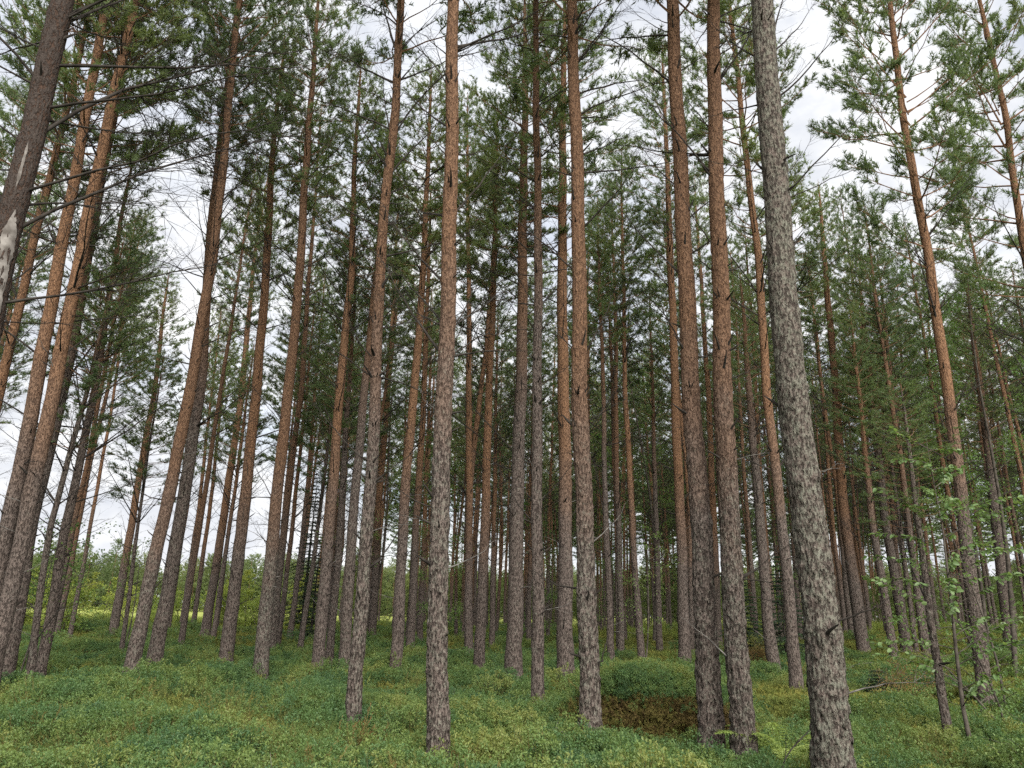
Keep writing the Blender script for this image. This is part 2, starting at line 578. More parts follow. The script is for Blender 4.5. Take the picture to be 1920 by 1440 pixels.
rg = np.random.default_rng(21)
STUBS = [dead_branch_mesh(rg.uniform(0.06, 0.30), rg.uniform(0.012, 0.022), 0, rg.uniform(0.1, 0.5), 0, rg) for _ in range(5)]
MIDS = [dead_branch_mesh(rg.uniform(0.7, 1.5), rg.uniform(0.011, 0.017), rg.integers(5, 11), rg.uniform(0.0, 0.55), rg.uniform(-0.25, 0.35), rg) for _ in range(8)]
LONGS = [dead_branch_mesh(rg.uniform(1.8, 2.7), rg.uniform(0.016, 0.024), rg.integers(14, 22), rg.uniform(0.15, 0.6), rg.uniform(-0.35, 0.25), rg, 3) for _ in range(7)]
PALES = [dead_branch_mesh(rg.uniform(0.5, 1.2), rg.uniform(0.008, 0.012), rg.integers(2, 6), rg.uniform(-0.1, 0.4), rg.uniform(-0.25, 0.3), rg, 1, M_PALE) for _ in range(4)]
SWEEPS = [dead_branch_mesh(rg.uniform(3.0, 4.4), rg.uniform(0.017, 0.025), rg.integers(28, 40), rise, bend, rg, 4) for rise, bend in ((0.75, -0.35), (0.2, 0.1), (0.95, -0.5), (0.35, -0.1), (0.05, 0.15))]


def crown_mesh(L, Rm, rng, dens=1.0, sparse_low=0.30):
    """pine crown, base of the crown at z = 0: whorls of upswept limbs with needle shoots at their outer halves"""
    mb = MB()
    SP, SD = [], []
    z = 0.0
    az0 = rng.uniform(0, 6.28)
    while z < L * 0.97:
        u = z / L
        prof = Rm * (0.78 + 0.5 * u) if u < 0.35 else Rm * 0.955 * (1 - (u - 0.35) / 0.67) ** 0.75
        nb = rng.integers(3, 6) if u > 0.15 else rng.integers(2, 5)
        az0 += rng.uniform(0.5, 1.6)
        for b in range(nb):
            if u < sparse_low and rng.random() < 0.28 * (1 - u / sparse_low):
                continue
            az = az0 + b * 2 * math.pi / nb + rng.normal() * 0.28
            bl = prof * rng.uniform(0.55, 1.25) + 0.18
            rise = 0.20 + 0.75 * u + rng.normal() * 0.13
            p = curve_branch(bl, rise, 0.18 + rng.normal() * 0.10, rng, 7, 0.16)
            ca, sa = math.cos(az), math.sin(az)
            rot = np.array([[ca, -sa, 0], [sa, ca, 0], [0, 0, 1]])
            r0 = 0.005 + 0.0085 * bl
            P3 = p @ rot.T + np.array([0, 0, z + rng.normal() * 0.05])
            tube(mb, P3, r0 * (1 - 0.85 * np.linspace(0, 1, 7)), 4, 0)
            tl = np.linspace(0, 1, 7)
            start = 0.42 if u < 0.4 else 0.25
            nt = max(3, int(bl * 7 * dens))
            for q in range(nt):
                t = start + (1 - start) * (q + rng.random()) / nt
                c = np.array([np.interp(t, tl, P3[:, a]) for a in range(3)])
                dirb = unit(P3[min(6, int(t * 6) + 1)] - P3[int(min(t, 0.99) * 6)])
                sd = unit(np.cross(dirb, [0, 0, 1])) * rng.choice([-1, 1])
                l2 = bl * rng.uniform(0.16, 0.36) * (1.25 - 0.75 * t) + 0.06
                d2 = unit(dirb * rng.uniform(0.4, 1.0) + sd * rng.uniform(0.4, 1.1) + np.array([0, 0, rng.uniform(0.0, 0.6)]))
                e = c + d2 * l2
                tube(mb, np.stack([c, (c + e) / 2 + rng.normal(size=3) * 0.015, e]), np.array([0.0045, 0.0035, 0.0025]), 3, 0)
                ns = max(3, int(l2 * 11 * dens) + 2)
                for s in range(ns):
                    w = 0.35 + 0.65 * (s + rng.random()) / ns
                    SP.append(c + d2 * l2 * w)
                    SD.append(unit(d2 * 0.8 + rng.normal(size=3) * 0.5 + np.array([0, 0, 0.35])) * rng.uniform(0.09, 0.19))
            SP.append(P3[-1])
            SD.append(unit(P3[-1] - P3[-2]) * 0.18)
        z += rng.uniform(0.26, 0.44) * (1.15 - 0.35 * u)
    tube(mb, np.array([[0, 0, L * 0.9], [0, 0, L * 1.0], [0.0, 0, L * 1.03]]), np.array([0.02, 0.012, 0.004]), 5, 0)
    needles(mb, np.array(SP), np.array(SD), 17, 0.085, 0.0145, 0.75, rng, 1)
    return mb.mesh('crown', [M_LIMB, M_NEEDLE], smooth=False)


rc = np.random.default_rng(5)
CROWNS = [crown_mesh(8.0, rc.uniform(1.10, 1.55), rc, rc.uniform(1.05, 1.25)) for _ in range(6)]
THIN_CROWNS = [crown_mesh(8.0, rc.uniform(1.0, 1.3), rc, 0.75, 0.6) for _ in range(2)]


def place_branch(me, parent, pos, az, tilt, sc, name='dead_branch'):
    o = link(name, me, parent)
    o.location = pos
    o.rotation_euler = (RNG.uniform(-0.4, 0.4), -tilt, az)
    o.scale = (sc, sc, sc)
    return o


TONE = {'o': (4.6, 0.40, 0.03), 'm': (4.4, 0.75, 0.30), 'g': (8.0, 0.55, 0.35), 'l': (60.0, 1.0, 0.0), 'd': (0.0, 0.35, 1.0)}


def add_crown(root, axis, H, cl, rng, me, name='crown'):
    base, _ = axis(H - cl)
    top, _ = axis(H * 0.995)
    c = link(name, me, root)
    d = Vector(top - base)
    c.rotation_mode = 'QUATERNION'
    c.rotation_quaternion = d.to_track_quat('Z', 'Y') @ Vector((0, 0, 1)).to_track_quat('Z', 'Y').inverted() @ Matrix.Rotation(rng.uniform(0, 6.28), 3, 'Z').to_quaternion()
    c.location = base
    sz = cl / 8.0
    sx = 0.35 + 0.65 * sz
    c.scale = (sx * rng.uniform(0.88, 1.15), sx * rng.uniform(0.88, 1.15), sz)
    return c


def pine(x, y, D, H, pts, kind, label, group, seed, cl=None, near=False, nb=None, thin=False):
    rng = np.random.default_rng(seed)
    d = math.hypot(x, y)
    lat = (y / d, -x / d)
    D = D * (1.15 if d > 12 else (0.90 if kind == 'l' else 1.06))
    root = thing('pine_tree', label, 'pine tree', (x, y, float(terrain(x, y))), 0, group)
    if d < 11.5:
        ns, nr, rough = 88, 620, 1.0
    elif d < 14:
        ns, nr, rough = 44, 300, 1.0
    elif d < 22:
        ns, nr, rough = 24, 150, 0.9
    else:
        ns, nr, rough = 14, 70, 0.8
    me, axis, zw = trunk_mesh(H, D, pts, lat, ns, nr, rng, rough)
    tr = link('trunk', me, root)
    t = TONE[kind]
    tr.color = ((t[0] + rng.uniform(-0.8, 0.8)) / 12.0, min(1, max(0, t[1] + rng.uniform(-0.12, 0.12))), t[2], 1)
    cl = cl or H * (0.40 if H > 16 else 0.5)
    add_crown(root, axis, H, cl, rng, (THIN_CROWNS if thin else CROWNS)[rng.integers(0, 2 if thin else len(CROWNS))])
    # dead branches left on the bole below the living crown
    zc = H - cl
    for w in zw:
        if w < 1.0 or w > zc + 1.0:
            continue
        hfrac = w / zc
        cnt = rng.poisson((1.0 + 3.6 * hfrac) * (nb if nb is not None else 1.0))
        for _ in range(min(cnt, 5)):
            pos, r = axis(w + rng.normal() * 0.04)
            az = rng.uniform(0, 6.28)
            pos = pos + np.array([math.cos(az), math.sin(az), 0]) * r * 0.75
            q = rng.random()
            if d < 15 and (math.cos(az) * x + math.sin(az) * y) / d < -0.35:
                me2 = STUBS
            elif hfrac < 0.45:
                me2 = STUBS if q < 0.5 else (PALES if q < 0.75 else MIDS)
            elif hfrac < 0.75:
                me2 = STUBS if q < 0.25 else (MIDS if q < 0.82 else LONGS)
            else:
                me2 = MIDS if q < 0.55 else LONGS
            place_branch(me2[rng.integers(0, len(me2))], root, pos, az, rng.uniform(-0.15, 0.55) + 0.25 * hfrac, rng.uniform(0.65, 1.15))
    return root, axis


PINES = [
    ('A',-8.83,13.19,0.26,0,[(5.43,-0.07),(9.61,-0.25),(14.28,-0.4)],'o'),
    ('B',-8.48,13.02,0.26,0,[(5.4,0.01),(9.56,-0.1),(14.3,-0.08)],'o'),
    ('C',-9.51,15.05,0.27,0,[(3.25,-0.13),(5.98,-0.09),(9.0,-0.17)],'g'),
    ('D',-10.86,14.99,0.21,0,[(6.78,-0.06),(14.86,-0.09)],'o'),
    ('E',-9.11,15.51,0.19,12.7,[(3.32,-0.12),(6.14,-0.06),(10.33,-0.27),(12.72,-0.26)],'g'),
    ('E2',-8.91,14.88,0.13,9.7,[(3.24,-0.23),(5.95,-0.08),(7.93,-0.01)],'g'),
    ('F',-16.75,29.83,0.16,16.4,[(4.87,-0.01),(10.27,-0.11),(13.16,-0.28)],'o'),
    ('G',-16.14,31.92,0.33,16.7,[(5.13,-0.07),(10.92,-0.09),(15.1,-0.32)],'o'),
    ('G2',-10.08,20.57,0.11,8.6,[(3.91,-0.18),(6.97,-0.23)],'g'),
    ('H',-7.39,15.53,0.26,0,[(3.39,0.14),(6.24,0.24),(9.42,0.28),(16.85,-0.09)],'m'),
    ('I',-8.07,18.00,0.30,0,[(3.67,0.08),(6.95,0.08),(10.53,-0.24),(15.98,-0.51)],'g'),
    ('J',-16.06,36.80,0.18,14.7,[(5.73,0.01),(12.41,-0.06)],'o'),
    ('K',-17.92,42.66,0.24,19.6,[(6.39,-0.01),(14.1,-0.29)],'o'),
    ('L',-17.46,43.12,0.25,18.4,[(6.46,-0.01),(12.9,-0.23)],'o'),
    ('M',-13.58,35.02,0.38,33.4,[(5.58,0.09),(11.96,0.1),(19.01,-0.22),(26.67,-0.08)],'o'),
    ('N',-6.90,19.40,0.31,19.5,[(3.86,-0.07),(7.37,-0.14),(11.26,-0.35),(15.39,-0.63)],'o'),
    ('O',-12.01,31.85,0.20,12.8,[(5.24,0.06),(10.03,0.04)],'o'),
    ('P',-5.56,17.89,0.29,0,[(3.7,-0.1),(6.95,-0.12),(10.56,-0.23),(15.29,-0.47),(19.09,-0.63)],'m'),
    ('Q',-7.49,24.99,0.23,21.0,[(4.52,-0.06),(9.07,-0.02),(14.11,-0.23),(19.49,-0.44)],'m'),
    ('R',-7.93,27.09,0.18,13.2,[(4.77,0.05),(8.84,0.0)],'o'),
    ('S',-6.77,25.63,0.17,11.0,[(4.63,0.2),(8.09,0.27)],'g'),
    ('T',-4.55,19.16,0.28,18.3,[(3.89,-0.08),(7.37,-0.13),(11.25,-0.17),(14.44,-0.36),(17.73,-0.48)],'o'),
    ('U',-4.74,21.14,0.20,13.2,[(4.12,-0.05),(7.96,-0.17),(11.85,-0.3)],'g'),
    ('V',-3.98,19.52,0.27,16.6,[(3.94,-0.14),(7.49,-0.11),(10.09,-0.1)],'g'),
    ('W',-1.97,10.53,0.19,0,[(0.88,-0.03),(1.57,-0.02),(2.88,-0.04),(4.79,-0.08),(6.92,-0.16),(7.69,-0.17),(9.75,-0.15),(12.02,-0.21)],'m'),
    ('X',-6.13,35.62,0.34,25.5,[(5.83,-0.18),(12.32,-0.15),(19.54,-0.32)],'o'),
    ('Y',-2.66,19.12,0.27,18.0,[(3.93,-0.06),(7.42,-0.01),(11.31,0.03),(16.44,-0.11)],'o'),
    ('Z',-3.25,26.60,0.27,18.7,[(4.82,-0.06),(9.67,-0.08),(15.06,-0.23)],'o'),
    ('AA',-3.88,35.25,0.24,16.9,[(5.85,-0.12),(12.26,-0.27)],'o'),
    ('BB',-0.69,8.81,0.24,0,[(2.68,-0.12),(4.29,-0.15),(6.07,-0.2),(8.44,-0.25),(10.35,-0.33)],'m'),
    ('CC',-1.18,25.69,0.26,22.3,[(4.76,-0.19),(9.44,-0.39),(14.65,-0.63),(20.24,-0.93)],'o'),
    ('DD',-0.66,20.45,0.26,17.9,[(4.15,-0.0),(7.88,0.0),(12.04,0.01),(17.55,-0.06)],'o'),
    ('EE',-0.56,32.07,0.22,15.7,[(5.55,-0.06),(11.4,-0.15)],'o'),
    ('FF',0.21,18.20,0.35,0,[(3.9,-0.01),(7.22,0.03),(10.92,-0.01),(15.83,-0.04),(19.8,-0.1)],'g'),
    ('GG',0.56,12.76,0.19,0,[(3.23,-0.07),(5.56,-0.08),(8.16,-0.12),(11.61,-0.19)],'g'),
    ('HH',1.40,17.99,0.34,0,[(3.9,-0.02),(7.19,-0.07),(10.85,-0.13),(15.71,-0.11),(19.63,-0.09)],'o'),
    ('II',1.10,10.08,0.26,0,[(2.9,-0.06),(4.74,-0.11),(6.8,-0.13),(9.52,-0.18),(11.73,-0.23)],'m'),
    ('JJ',3.30,24.08,0.20,16.9,[(4.69,-0.12),(9.09,-0.15),(14.01,-0.24)],'g'),
    ('KK',4.60,31.16,0.25,17.9,[(5.55,-0.03),(11.24,-0.12)],'m'),
    ('LL',4.24,24.04,0.21,18.8,[(4.7,-0.22),(9.1,-0.33),(14.01,-0.32),(18.08,-0.28)],'o'),
    ('NN',6.09,30.55,0.23,16.2,[(5.45,0.03),(11.03,0.06)],'g'),
    ('OO',5.37,23.24,0.33,23.0,[(4.58,0.05),(8.82,0.06),(13.56,0.11),(18.64,0.13)],'o'),
    ('PP',2.47,9.53,0.28,0,[(2.86,0.01),(4.6,-0.01),(6.55,-0.01),(9.13,-0.03),(11.2,0.0)],'m'),
    ('QQ',2.75,9.20,0.27,0,[(2.83,0.02),(4.51,0.02),(6.38,0.08),(8.38,0.15),(10.82,0.26)],'m'),
    ('RR',8.88,32.30,0.32,22.6,[(5.6,0.11),(11.5,0.2),(18.08,0.15)],'o'),
    ('SS',7.59,21.91,0.31,12.4,[(1.64,-0.09),(4.39,-0.11),(7.02,-0.12)],'g'),
    ('TT',6.31,16.93,0.24,0,[(3.86,-0.04),(6.97,-0.11),(10.43,-0.06),(14.17,-0.15)],'o'),
    ('UU',3.02,7.38,0.41,0,[(2.59,-0.0),(3.95,-0.06),(5.46,-0.02),(7.08,-0.02),(9.06,0.01)],'l'),
    ('VV',12.91,27.81,0.40,19.5,[(4.99,-0.2),(10.08,0.01),(15.73,0.15)],'o'),
    ('WW',11.62,23.15,0.23,11.7,[(4.46,-0.15),(8.7,-0.09)],'o'),
    ('XX',14.16,27.30,0.32,15.4,[(4.9,-0.15),(9.91,-0.07)],'g'),
    ('YY',14.75,27.76,0.15,12.2,[(4.94,0.0)],'g'),
    ('ZZ',14.15,25.99,0.23,14.9,[(4.74,-0.03),(9.49,0.05)],'g'),
    ('AB',6.10,10.93,0.11,5.3,[(1.12,-0.02),(1.84,-0.05),(2.83,-0.02),(3.95,0.0)],'g'),
    ('AC',9.38,15.31,0.25,0,[(3.73,0.08),(6.52,0.18),(9.62,0.22),(12.99,0.15),(17.04,0.28)],'o'),
    ('AD',17.07,26.12,0.37,14.1,[(4.69,0.23),(8.6,0.42)],'g'),
    ('AE',12.41,16.31,0.23,0,[(11.32,0.26),(14.44,0.4),(17.97,0.39)],'o'),
    ('AG',-5.30,7.05,0.30,0,[(5.0,-0.11),(5.65,-0.14),(6.83,-0.15),(8.3,-0.17)],'d'),
]
LABELS = {
    'UU': 'thickest pine, grey lichen-crusted scaly bark all the way up',
    'BB': 'straight brown pine with lichen-flecked foot, standing alone in front of the scrub',
    'II': 'straight brown pine at the edge of the brown heather mound',
    'PP': 'rosy brown pine in front of the mound, half of a close pair',
    'QQ': 'rosy brown pine beside the fern, half of a close pair',
    'W': 'crooked knobbly pine with bare pale twigs sticking out low down',
    'GG': 'thin knobbly grey pine with many short dead stubs, in front of broader trunks',
    'FF': 'straight grey pine with rough dark bark behind the thin knobbly pine',
    'HH': 'pine with bright orange upper trunk and grey foot beside the thin knobbly pine',
    'AG': 'dark dead-looking pine with long bare limbs and pale debarked patches',
    'A': 'orange-barked pine touching its twin beside the dark bare-limbed pine',
    'B': 'orange-barked pine with many snapped side branches, twin of its close neighbour',
    'C': 'grey-barked pine tucked behind the orange twin pines',
    'H': 'reddish pine crossing in front of a grey pine near the meadow',
    'I': 'grey pine crossing behind the reddish pine near the meadow',
    'E': 'thin grey pine with bent sparse top beside the rowan sapling',
    'E2': 'very thin pine leaning against the grey pine with bent top',
    'G': 'young pine with pointed green top by the open meadow',
    'F': 'very slender pine standing alone against the pale sky by the meadow',
    'N': 'orange-brown pine with full green pointed crown beyond the reddish pine',
    'P': 'straight pine with lichen-grey foot and orange top near the dark spruces',
    'T': 'slim bright orange pine next to the leafy green sapling',
    'Y': 'tall orange pine behind the gap beside the lone brown pine',
    'TT': 'slim glowing orange pine right behind the thickest lichen-crusted pine',
    'SS': 'grey pine with curved flared foot in front of the dark spruces',
    'AC': 'orange-brown pine with rough foot behind the willow sapling',
    'AE': 'orange pine with wide twisted branches under the cloudy sky',
    'AB': 'short thin dying pine leaning beside the willow sapling',
    'D': 'orange pine behind the dark bare-limbed pine',
    'OO': 'dark orange pine with green crown beside the rosy brown pair',
    'LL': 'slim red-brown pine with slanting foot behind the mound',
    'VV': 'stout pine with orange trunk standing in the mossy clearing',
    'AD': 'stout grey pine on the mossy rise beyond the willow sapling',
}
SHORT = {
    'G': 'the young pine with pointed green top', 'N': 'the orange-brown pine with full pointed crown', 'P': 'the lichen-footed pine near the spruces', 'T': 'the slim bright orange pine',
    'Y': 'the tall orange pine in the gap', 'FF': 'the straight dark-barked grey pine', 'HH': 'the pine with bright orange upper trunk', 'LL': 'the slim red-brown slanting pine',
    'OO': 'the dark orange pine with green crown', 'SS': 'the curved grey pine', 'VV': 'the stout orange pine in the clearing', 'AD': 'the stout grey pine on the rise', 'H': 'the reddish pine',
    'C': 'the grey pine behind the orange twins', 'W': 'the crooked knobbly pine',
}
hand_xy = []
AXES = {}
for s, (key, x, y, D, H, pts, kind) in enumerate(PINES):
    rr_ = np.random.default_rng(900 + s)
    d = math.hypot(x, y)
    H = min(H if H else rr_.uniform(20.5, 22.5), 24.0)
    if key in LABELS:
        lab, grp = LABELS[key], None
    else:
        near_ = min((r_ for r_ in PINES if r_[0] in SHORT), key=lambda r_: (r_[1] - x) ** 2 + (r_[2] - y) ** 2)[0]
        lab = 'slender %s pine standing nearest to %s' % ({'o': 'orange', 'g': 'grey-barked', 'm': 'grey and brown'}[kind], SHORT[near_])
        grp = lab.replace('pine', 'pines', 1)
    kw = {}
    if key in ('E', 'GG', 'AB', 'SS'):
        kw['thin'] = True
    if key in ('GG', 'W'):
        kw['nb'] = 1.9
    if key in ('UU', 'BB', 'PP', 'QQ', 'II'):
        kw['nb'] = 1.0
    if key in ('UU', 'BB', 'PP', 'QQ', 'II', 'W'):
        kw['cl'] = H - 11.0
    if key in ('A', 'D', 'AC', 'AE', 'AG', 'TT', 'C', 'HH', 'FF'):
        kw['cl'] = H * (0.56 if key in ('AE', 'AC', 'AG', 'D') else 0.48)
    if key == 'AB':
        kw['cl'] = 2.2
        kw['nb'] = 0.3
    root, ax = pine(x, y, D, H, pts, kind, lab, grp, 100 + s, **kw)
    AXES[key] = (root, ax)
    hand_xy.append((x, y))

# the dark leaning pine keeps long bare limbs on its open side and pale patches where bark has fallen
root, ax = AXES['AG']
for z, me_i, az, tilt, sc in ((4.6, 1, 0.15, 0.05, 0.75), (5.4, 0, 0.35, 0.2, 1.0), (5.9, 3, -0.1, 0.05, 0.95), (6.6, 2, 0.5, 0.25, 1.0), (7.0, 1, 0.1, 0.15, 0.9),
                              (7.6, 4, 0.3, 0.2, 0.95), (8.2, 3, -0.2, 0.3, 0.8), (8.6, 0, 0.6, 0.1, 0.9), (6.2, 4, 2.6, 0.2, 0.6), (7.8, 1, 2.9, 0.3, 0.6)):
    pos, r = ax(z)
    place_branch(SWEEPS[me_i], root, pos, az, tilt, sc, 'bare_limb')
pb = MB()
prng = np.random.default_rng(17)
for z0, z1, az, hw in ((4.2, 5.65, -0.75, 0.55), (5.9, 6.5, -1.1, 0.10)):
    nzz = 40
    zz = np.linspace(z0, z1, nzz)
    le = np.convolve(prng.normal(size=nzz + 4), np.ones(5) / 5, mode='valid') * 0.35
    re = np.convolve(prng.normal(size=nzz + 4), np.ones(5) / 5, mode='valid') * 0.35
    V = []
    for q, z in enumerate(zz):
        pos, r = ax(z)
        wq = hw * min(1.0, 5.0 * min(q + 0.3, nzz - 0.7 - q) / nzz)
        for a in np.linspace(0, 1, 7):
            an = az + (-wq * (1 + le[q])) * (1 - a) + wq * (1 + re[q]) * a
            V.append([pos[0] + r * 1.03 * math.cos(an), pos[1] + r * 1.03 * math.sin(an), z])
    i = np.arange(nzz - 1)[:, None] * 7
    j = np.arange(6)[None]
    pb.add(np.array(V), quads=np.stack([i + j, i + j + 1, i + 8 + j, i + 7 + j], -1).reshape(-1, 4))
link('bare_wood_patch', pb.mesh('bare_wood_patch', M_WOOD), root)

# ------------------------------------------------------------------ pines filling the stand behind
FAR = []
rf = np.random.default_rng(77)
for v in range(6):
    H = rf.uniform(16.5, 20.5)
    D = rf.uniform(0.19, 0.27)
    pts = [(H * 0.3, rf.normal() * 0.08), (H * 0.6, rf.normal() * 0.16)]
    me, axis, zw = trunk_mesh(H, D, pts, (1.0, 0.0), 9, 34, rf, 0.7)
    cl = H * rf.uniform(0.33, 0.44)
    db = []
    for w in zw:
        if 1.5 < w < H - cl + 1:
            for _ in range(rf.poisson(2.0 + 2.6 * w / (H - cl))):
                db.append((w, rf.uniform(0, 6.28), rf.uniform(0.0, 0.6), rf.uniform(0.6, 1.1), rf.integers(0, 100)))
    FAR.append((H, me, axis, cl, db))


def join_branches(v):
    H, me, axis, cl, db = FAR[v]
    mb = MB()
    for w, az, tilt, sc, k in db:
        src = (MIDS + LONGS[:3])[k % (len(MIDS) + 3)] if w > 4 else (STUBS + PALES)[k % 9]
        co = np.empty(len(src.vertices) * 3, np.float32)
        src.vertices.foreach_get('co', co)
        co = co.reshape(-1, 3) * sc
        rot = np.array((Matrix.Rotation(az, 3, 'Z') @ Matrix.Rotation(-tilt, 3, 'Y')))
        pos, r = axis(w)
        li = np.empty(len(src.loops), np.int32)
        src.loops.foreach_get('vertex_index', li)
        mb.add(co @ rot.T + pos, quads=li.reshape(-1, 4))
    return mb.mesh('dead_twigs', M_TWIG)


FAR_BR = [join_branches(v) for v in range(6)]
# where the background pines stand
spots = []
tries = 0
while len(spots) < 185 and tries < 60000:
    tries += 1
    d = math.sqrt(rf.uniform(25 ** 2, 70 ** 2))
    az = rf.uniform(-0.68, 0.74)
    x, y = d * math.sin(az), d * math.cos(az)
    deg = math.degrees(az)
    if deg < -16 and d > 38 + (deg + 40) * 0.4:
        continue
    if -34 < deg < -25 and rf.random() < 0.85:
        continue
    if deg < -14 and rf.random() < 0.45:
        continue
    if 22 < deg < 29 and d < 38 and rf.random() < 0.6:
        continue
    ms = 2.3 if deg > -5 else 2.7
    if any((x - a) ** 2 + (y - b) ** 2 < ms ** 2 for a, b in spots):
        continue
    if any((x - a) ** 2 + (y - b) ** 2 < 1.9 ** 2 for a, b in hand_xy):
        continue
    spots.append((x, y))
spots.sort(key=lambda p: math.hypot(*p))
MARKS = [(-90, 'the dark bare-limbed pine'), (-31, 'the rowan sapling'), (-27, 'the lone meadow-edge pine'), (-22, 'the reddish pine'), (-17, 'the dark spruces'), (-11, 'the crooked knobbly pine'),
         (-6, 'the lone brown pine'), (-1, 'the thin knobbly grey pine'), (4, 'the brown pine by the mound'), (9, 'the heather mound'), (13, 'the rosy brown pair'), (18, 'the curved grey pine'),
         (22, 'the thickest lichen-crusted pine'), (27, 'the mossy clearing'), (31, 'the willow sapling'), (36, 'the stout grey pine on the mossy rise')]
for x, y in spots:
    v = rf.integers(0, 6)
    H, me, axis, cl, db = FAR[v]
    sc = rf.uniform(0.82, 1.12)
    tone = (rf.uniform(2.5, 6.5) / 12, rf.uniform(0.25, 0.65), rf.uniform(0, 0.45), 1)
    mark = [m for a_, m in MARKS if math.degrees(math.atan2(x, y)) >= a_][-1]
    far_ = math.hypot(x, y)
    lab = 'thin %s pine %s behind %s' % ('grey' if tone[2] > 0.22 else 'orange', 'some way' if far_ < 42 else ('far' if far_ < 57 else 'farthest'), mark)
    root = thing('pine_tree', lab, 'pine tree', (x, y, float(terrain(x, y)) - 0.05), rf.uniform(0, 6.28), lab.replace('pine ', 'pines ', 1))
    root.scale = (sc * rf.uniform(0.85, 1.2),) * 2 + (sc,)
    tr = link('trunk', me, root)
    tr.color = tone
    b = link('dead_twigs', FAR_BR[v], root)
    b['kind'] = 'stuff'
    add_crown(root, axis, H, cl, rf, CROWNS[rf.integers(0, len(CROWNS))])


# ------------------------------------------------------------------ instanced ground cover and far woods
def instancer(name, pts, rots, scales, idx, protos, parent=None):
    """one object that draws the prototype meshes on its points; prototypes are not in the scene themselves"""
    me = bpy.data.meshes.new(name)
    pts = np.asarray(pts, np.float32)
    me.vertices.add(len(pts))
    me.vertices.foreach_set('co', pts.ravel())
    for nm, ty, arr in (('rot', 'FLOAT_VECTOR', rots), ('scl', 'FLOAT_VECTOR', scales)):
        a = me.attributes.new(nm, ty, 'POINT')
        a.data.foreach_set('vector', np.asarray(arr, np.float32).ravel())
    a = me.attributes.new('pick', 'INT', 'POINT')
    a.data.foreach_set('value', np.asarray(idx, np.int32))
    o = link(name, me, parent)
    o['kind'] = 'stuff'
    ng = bpy.data.node_groups.new(name, 'GeometryNodeTree')
    ng.interface.new_socket('Geometry', in_out='INPUT', socket_type='NodeSocketGeometry')
    ng.interface.new_socket('Geometry', in_out='OUTPUT', socket_type='NodeSocketGeometry')
    gi = ng.nodes.new('NodeGroupInput')
    go = ng.nodes.new('NodeGroupOutput')
    jn = ng.nodes.new('GeometryNodeJoinGeometry')

    def attr(nm, ty):
        n = ng.nodes.new('GeometryNodeInputNamedAttribute')
        n.data_type = ty
        n.inputs['Name'].default_value = nm
        return n.outputs[0]
    ar, asl, ap = attr('rot', 'FLOAT_VECTOR'), attr('scl', 'FLOAT_VECTOR'), attr('pick', 'INT')
    for k, pm in enumerate(protos):
        po = bpy.data.objects.new(name + '_sprig', pm)
        oi = ng.nodes.new('GeometryNodeObjectInfo')
        oi.inputs['Object'].default_value = po
        cmp_ = ng.nodes.new('FunctionNodeCompare')
        cmp_.data_type = 'INT'
        cmp_.operation = 'EQUAL'
        ng.links.new(ap, cmp_.inputs[2])
        cmp_.inputs[3].default_value = k
        ip = ng.nodes.new('GeometryNodeInstanceOnPoints')
        ng.links.new(gi.outputs[0], ip.inputs['Points'])
        ng.links.new(cmp_.outputs[0], ip.inputs['Selection'])
        ng.links.new(oi.outputs['Geometry'], ip.inputs['Instance'])
        ng.links.new(ar, ip.inputs['Rotation'])
        ng.links.new(asl, ip.inputs['Scale'])
        ng.links.new(ip.outputs[0], jn.inputs[0])
    ng.links.new(jn.outputs[0], go.inputs[0])
    md = o.modifiers.new('scatter', 'NODES')
    md.node_group = ng
    return o


def bilberry_mesh(rng, h=0.34, w=0.27, heads=30, per=34, leaf=0.024):
    """a dome-shaped clump: thin stems, each ending in a bushy head of small leaves"""
    mb = MB()
    P, D, N, L = [], [], [], []
    lob = rng.uniform(0, 6.28, 3)
    for q in range(heads):
        a, r = q * 2.4 + rng.uniform(-0.4, 0.4), math.sqrt((q + 0.5) / heads)
        ro = w * r * (1 + 0.25 * math.sin(2 * a + lob[0]) + 0.18 * math.sin(3 * a + lob[1]))
        b = np.array([ro * 0.45 * math.cos(a), ro * 0.45 * math.sin(a), -0.03])
        hh = h * rng.uniform(0.72, 1.18) * math.sqrt(max(0.10, 1 - 0.82 * r * r))
        tip = np.array([ro * 1.15 * math.cos(a), ro * 1.15 * math.sin(a), hh]) + rng.normal(size=3) * 0.02
        tube(mb, np.stack([b, (b + tip) / 2 + rng.normal(size=3) * 0.015, tip]), np.array([0.0024, 0.0018, 0.001]), 3, 0)
        out = np.array([math.cos(a) * r, math.sin(a) * r, 0.0])
        hs = rng.uniform(0.030, 0.048)
        for _l in range(per):
            o = unit(rng.normal(size=3) + np.array([0, 0, 0.5]) + out * 0.4)
            c = tip + o * hs * rng.uniform(0.5, 1.1) * np.array([1, 1, 1.35]) - np.array([0, 0, hs * 0.5])
            P.append(c)
            D.append(unit(o * 0.7 + rng.normal(size=3) * 0.6))
            N.append(unit(np.array([0, 0, 0.7]) + o * 0.7 + rng.normal(size=3) * 0.45))
            L.append(leaf * rng.uniform(0.7, 1.25))
    L = np.array(L)
    leaves(mb, np.array(P), np.array(D), np.array(N), L, L * 0.62, 1)
    return mb.mesh('bilberry', [M_HEATH, M_BILB], smooth=False)


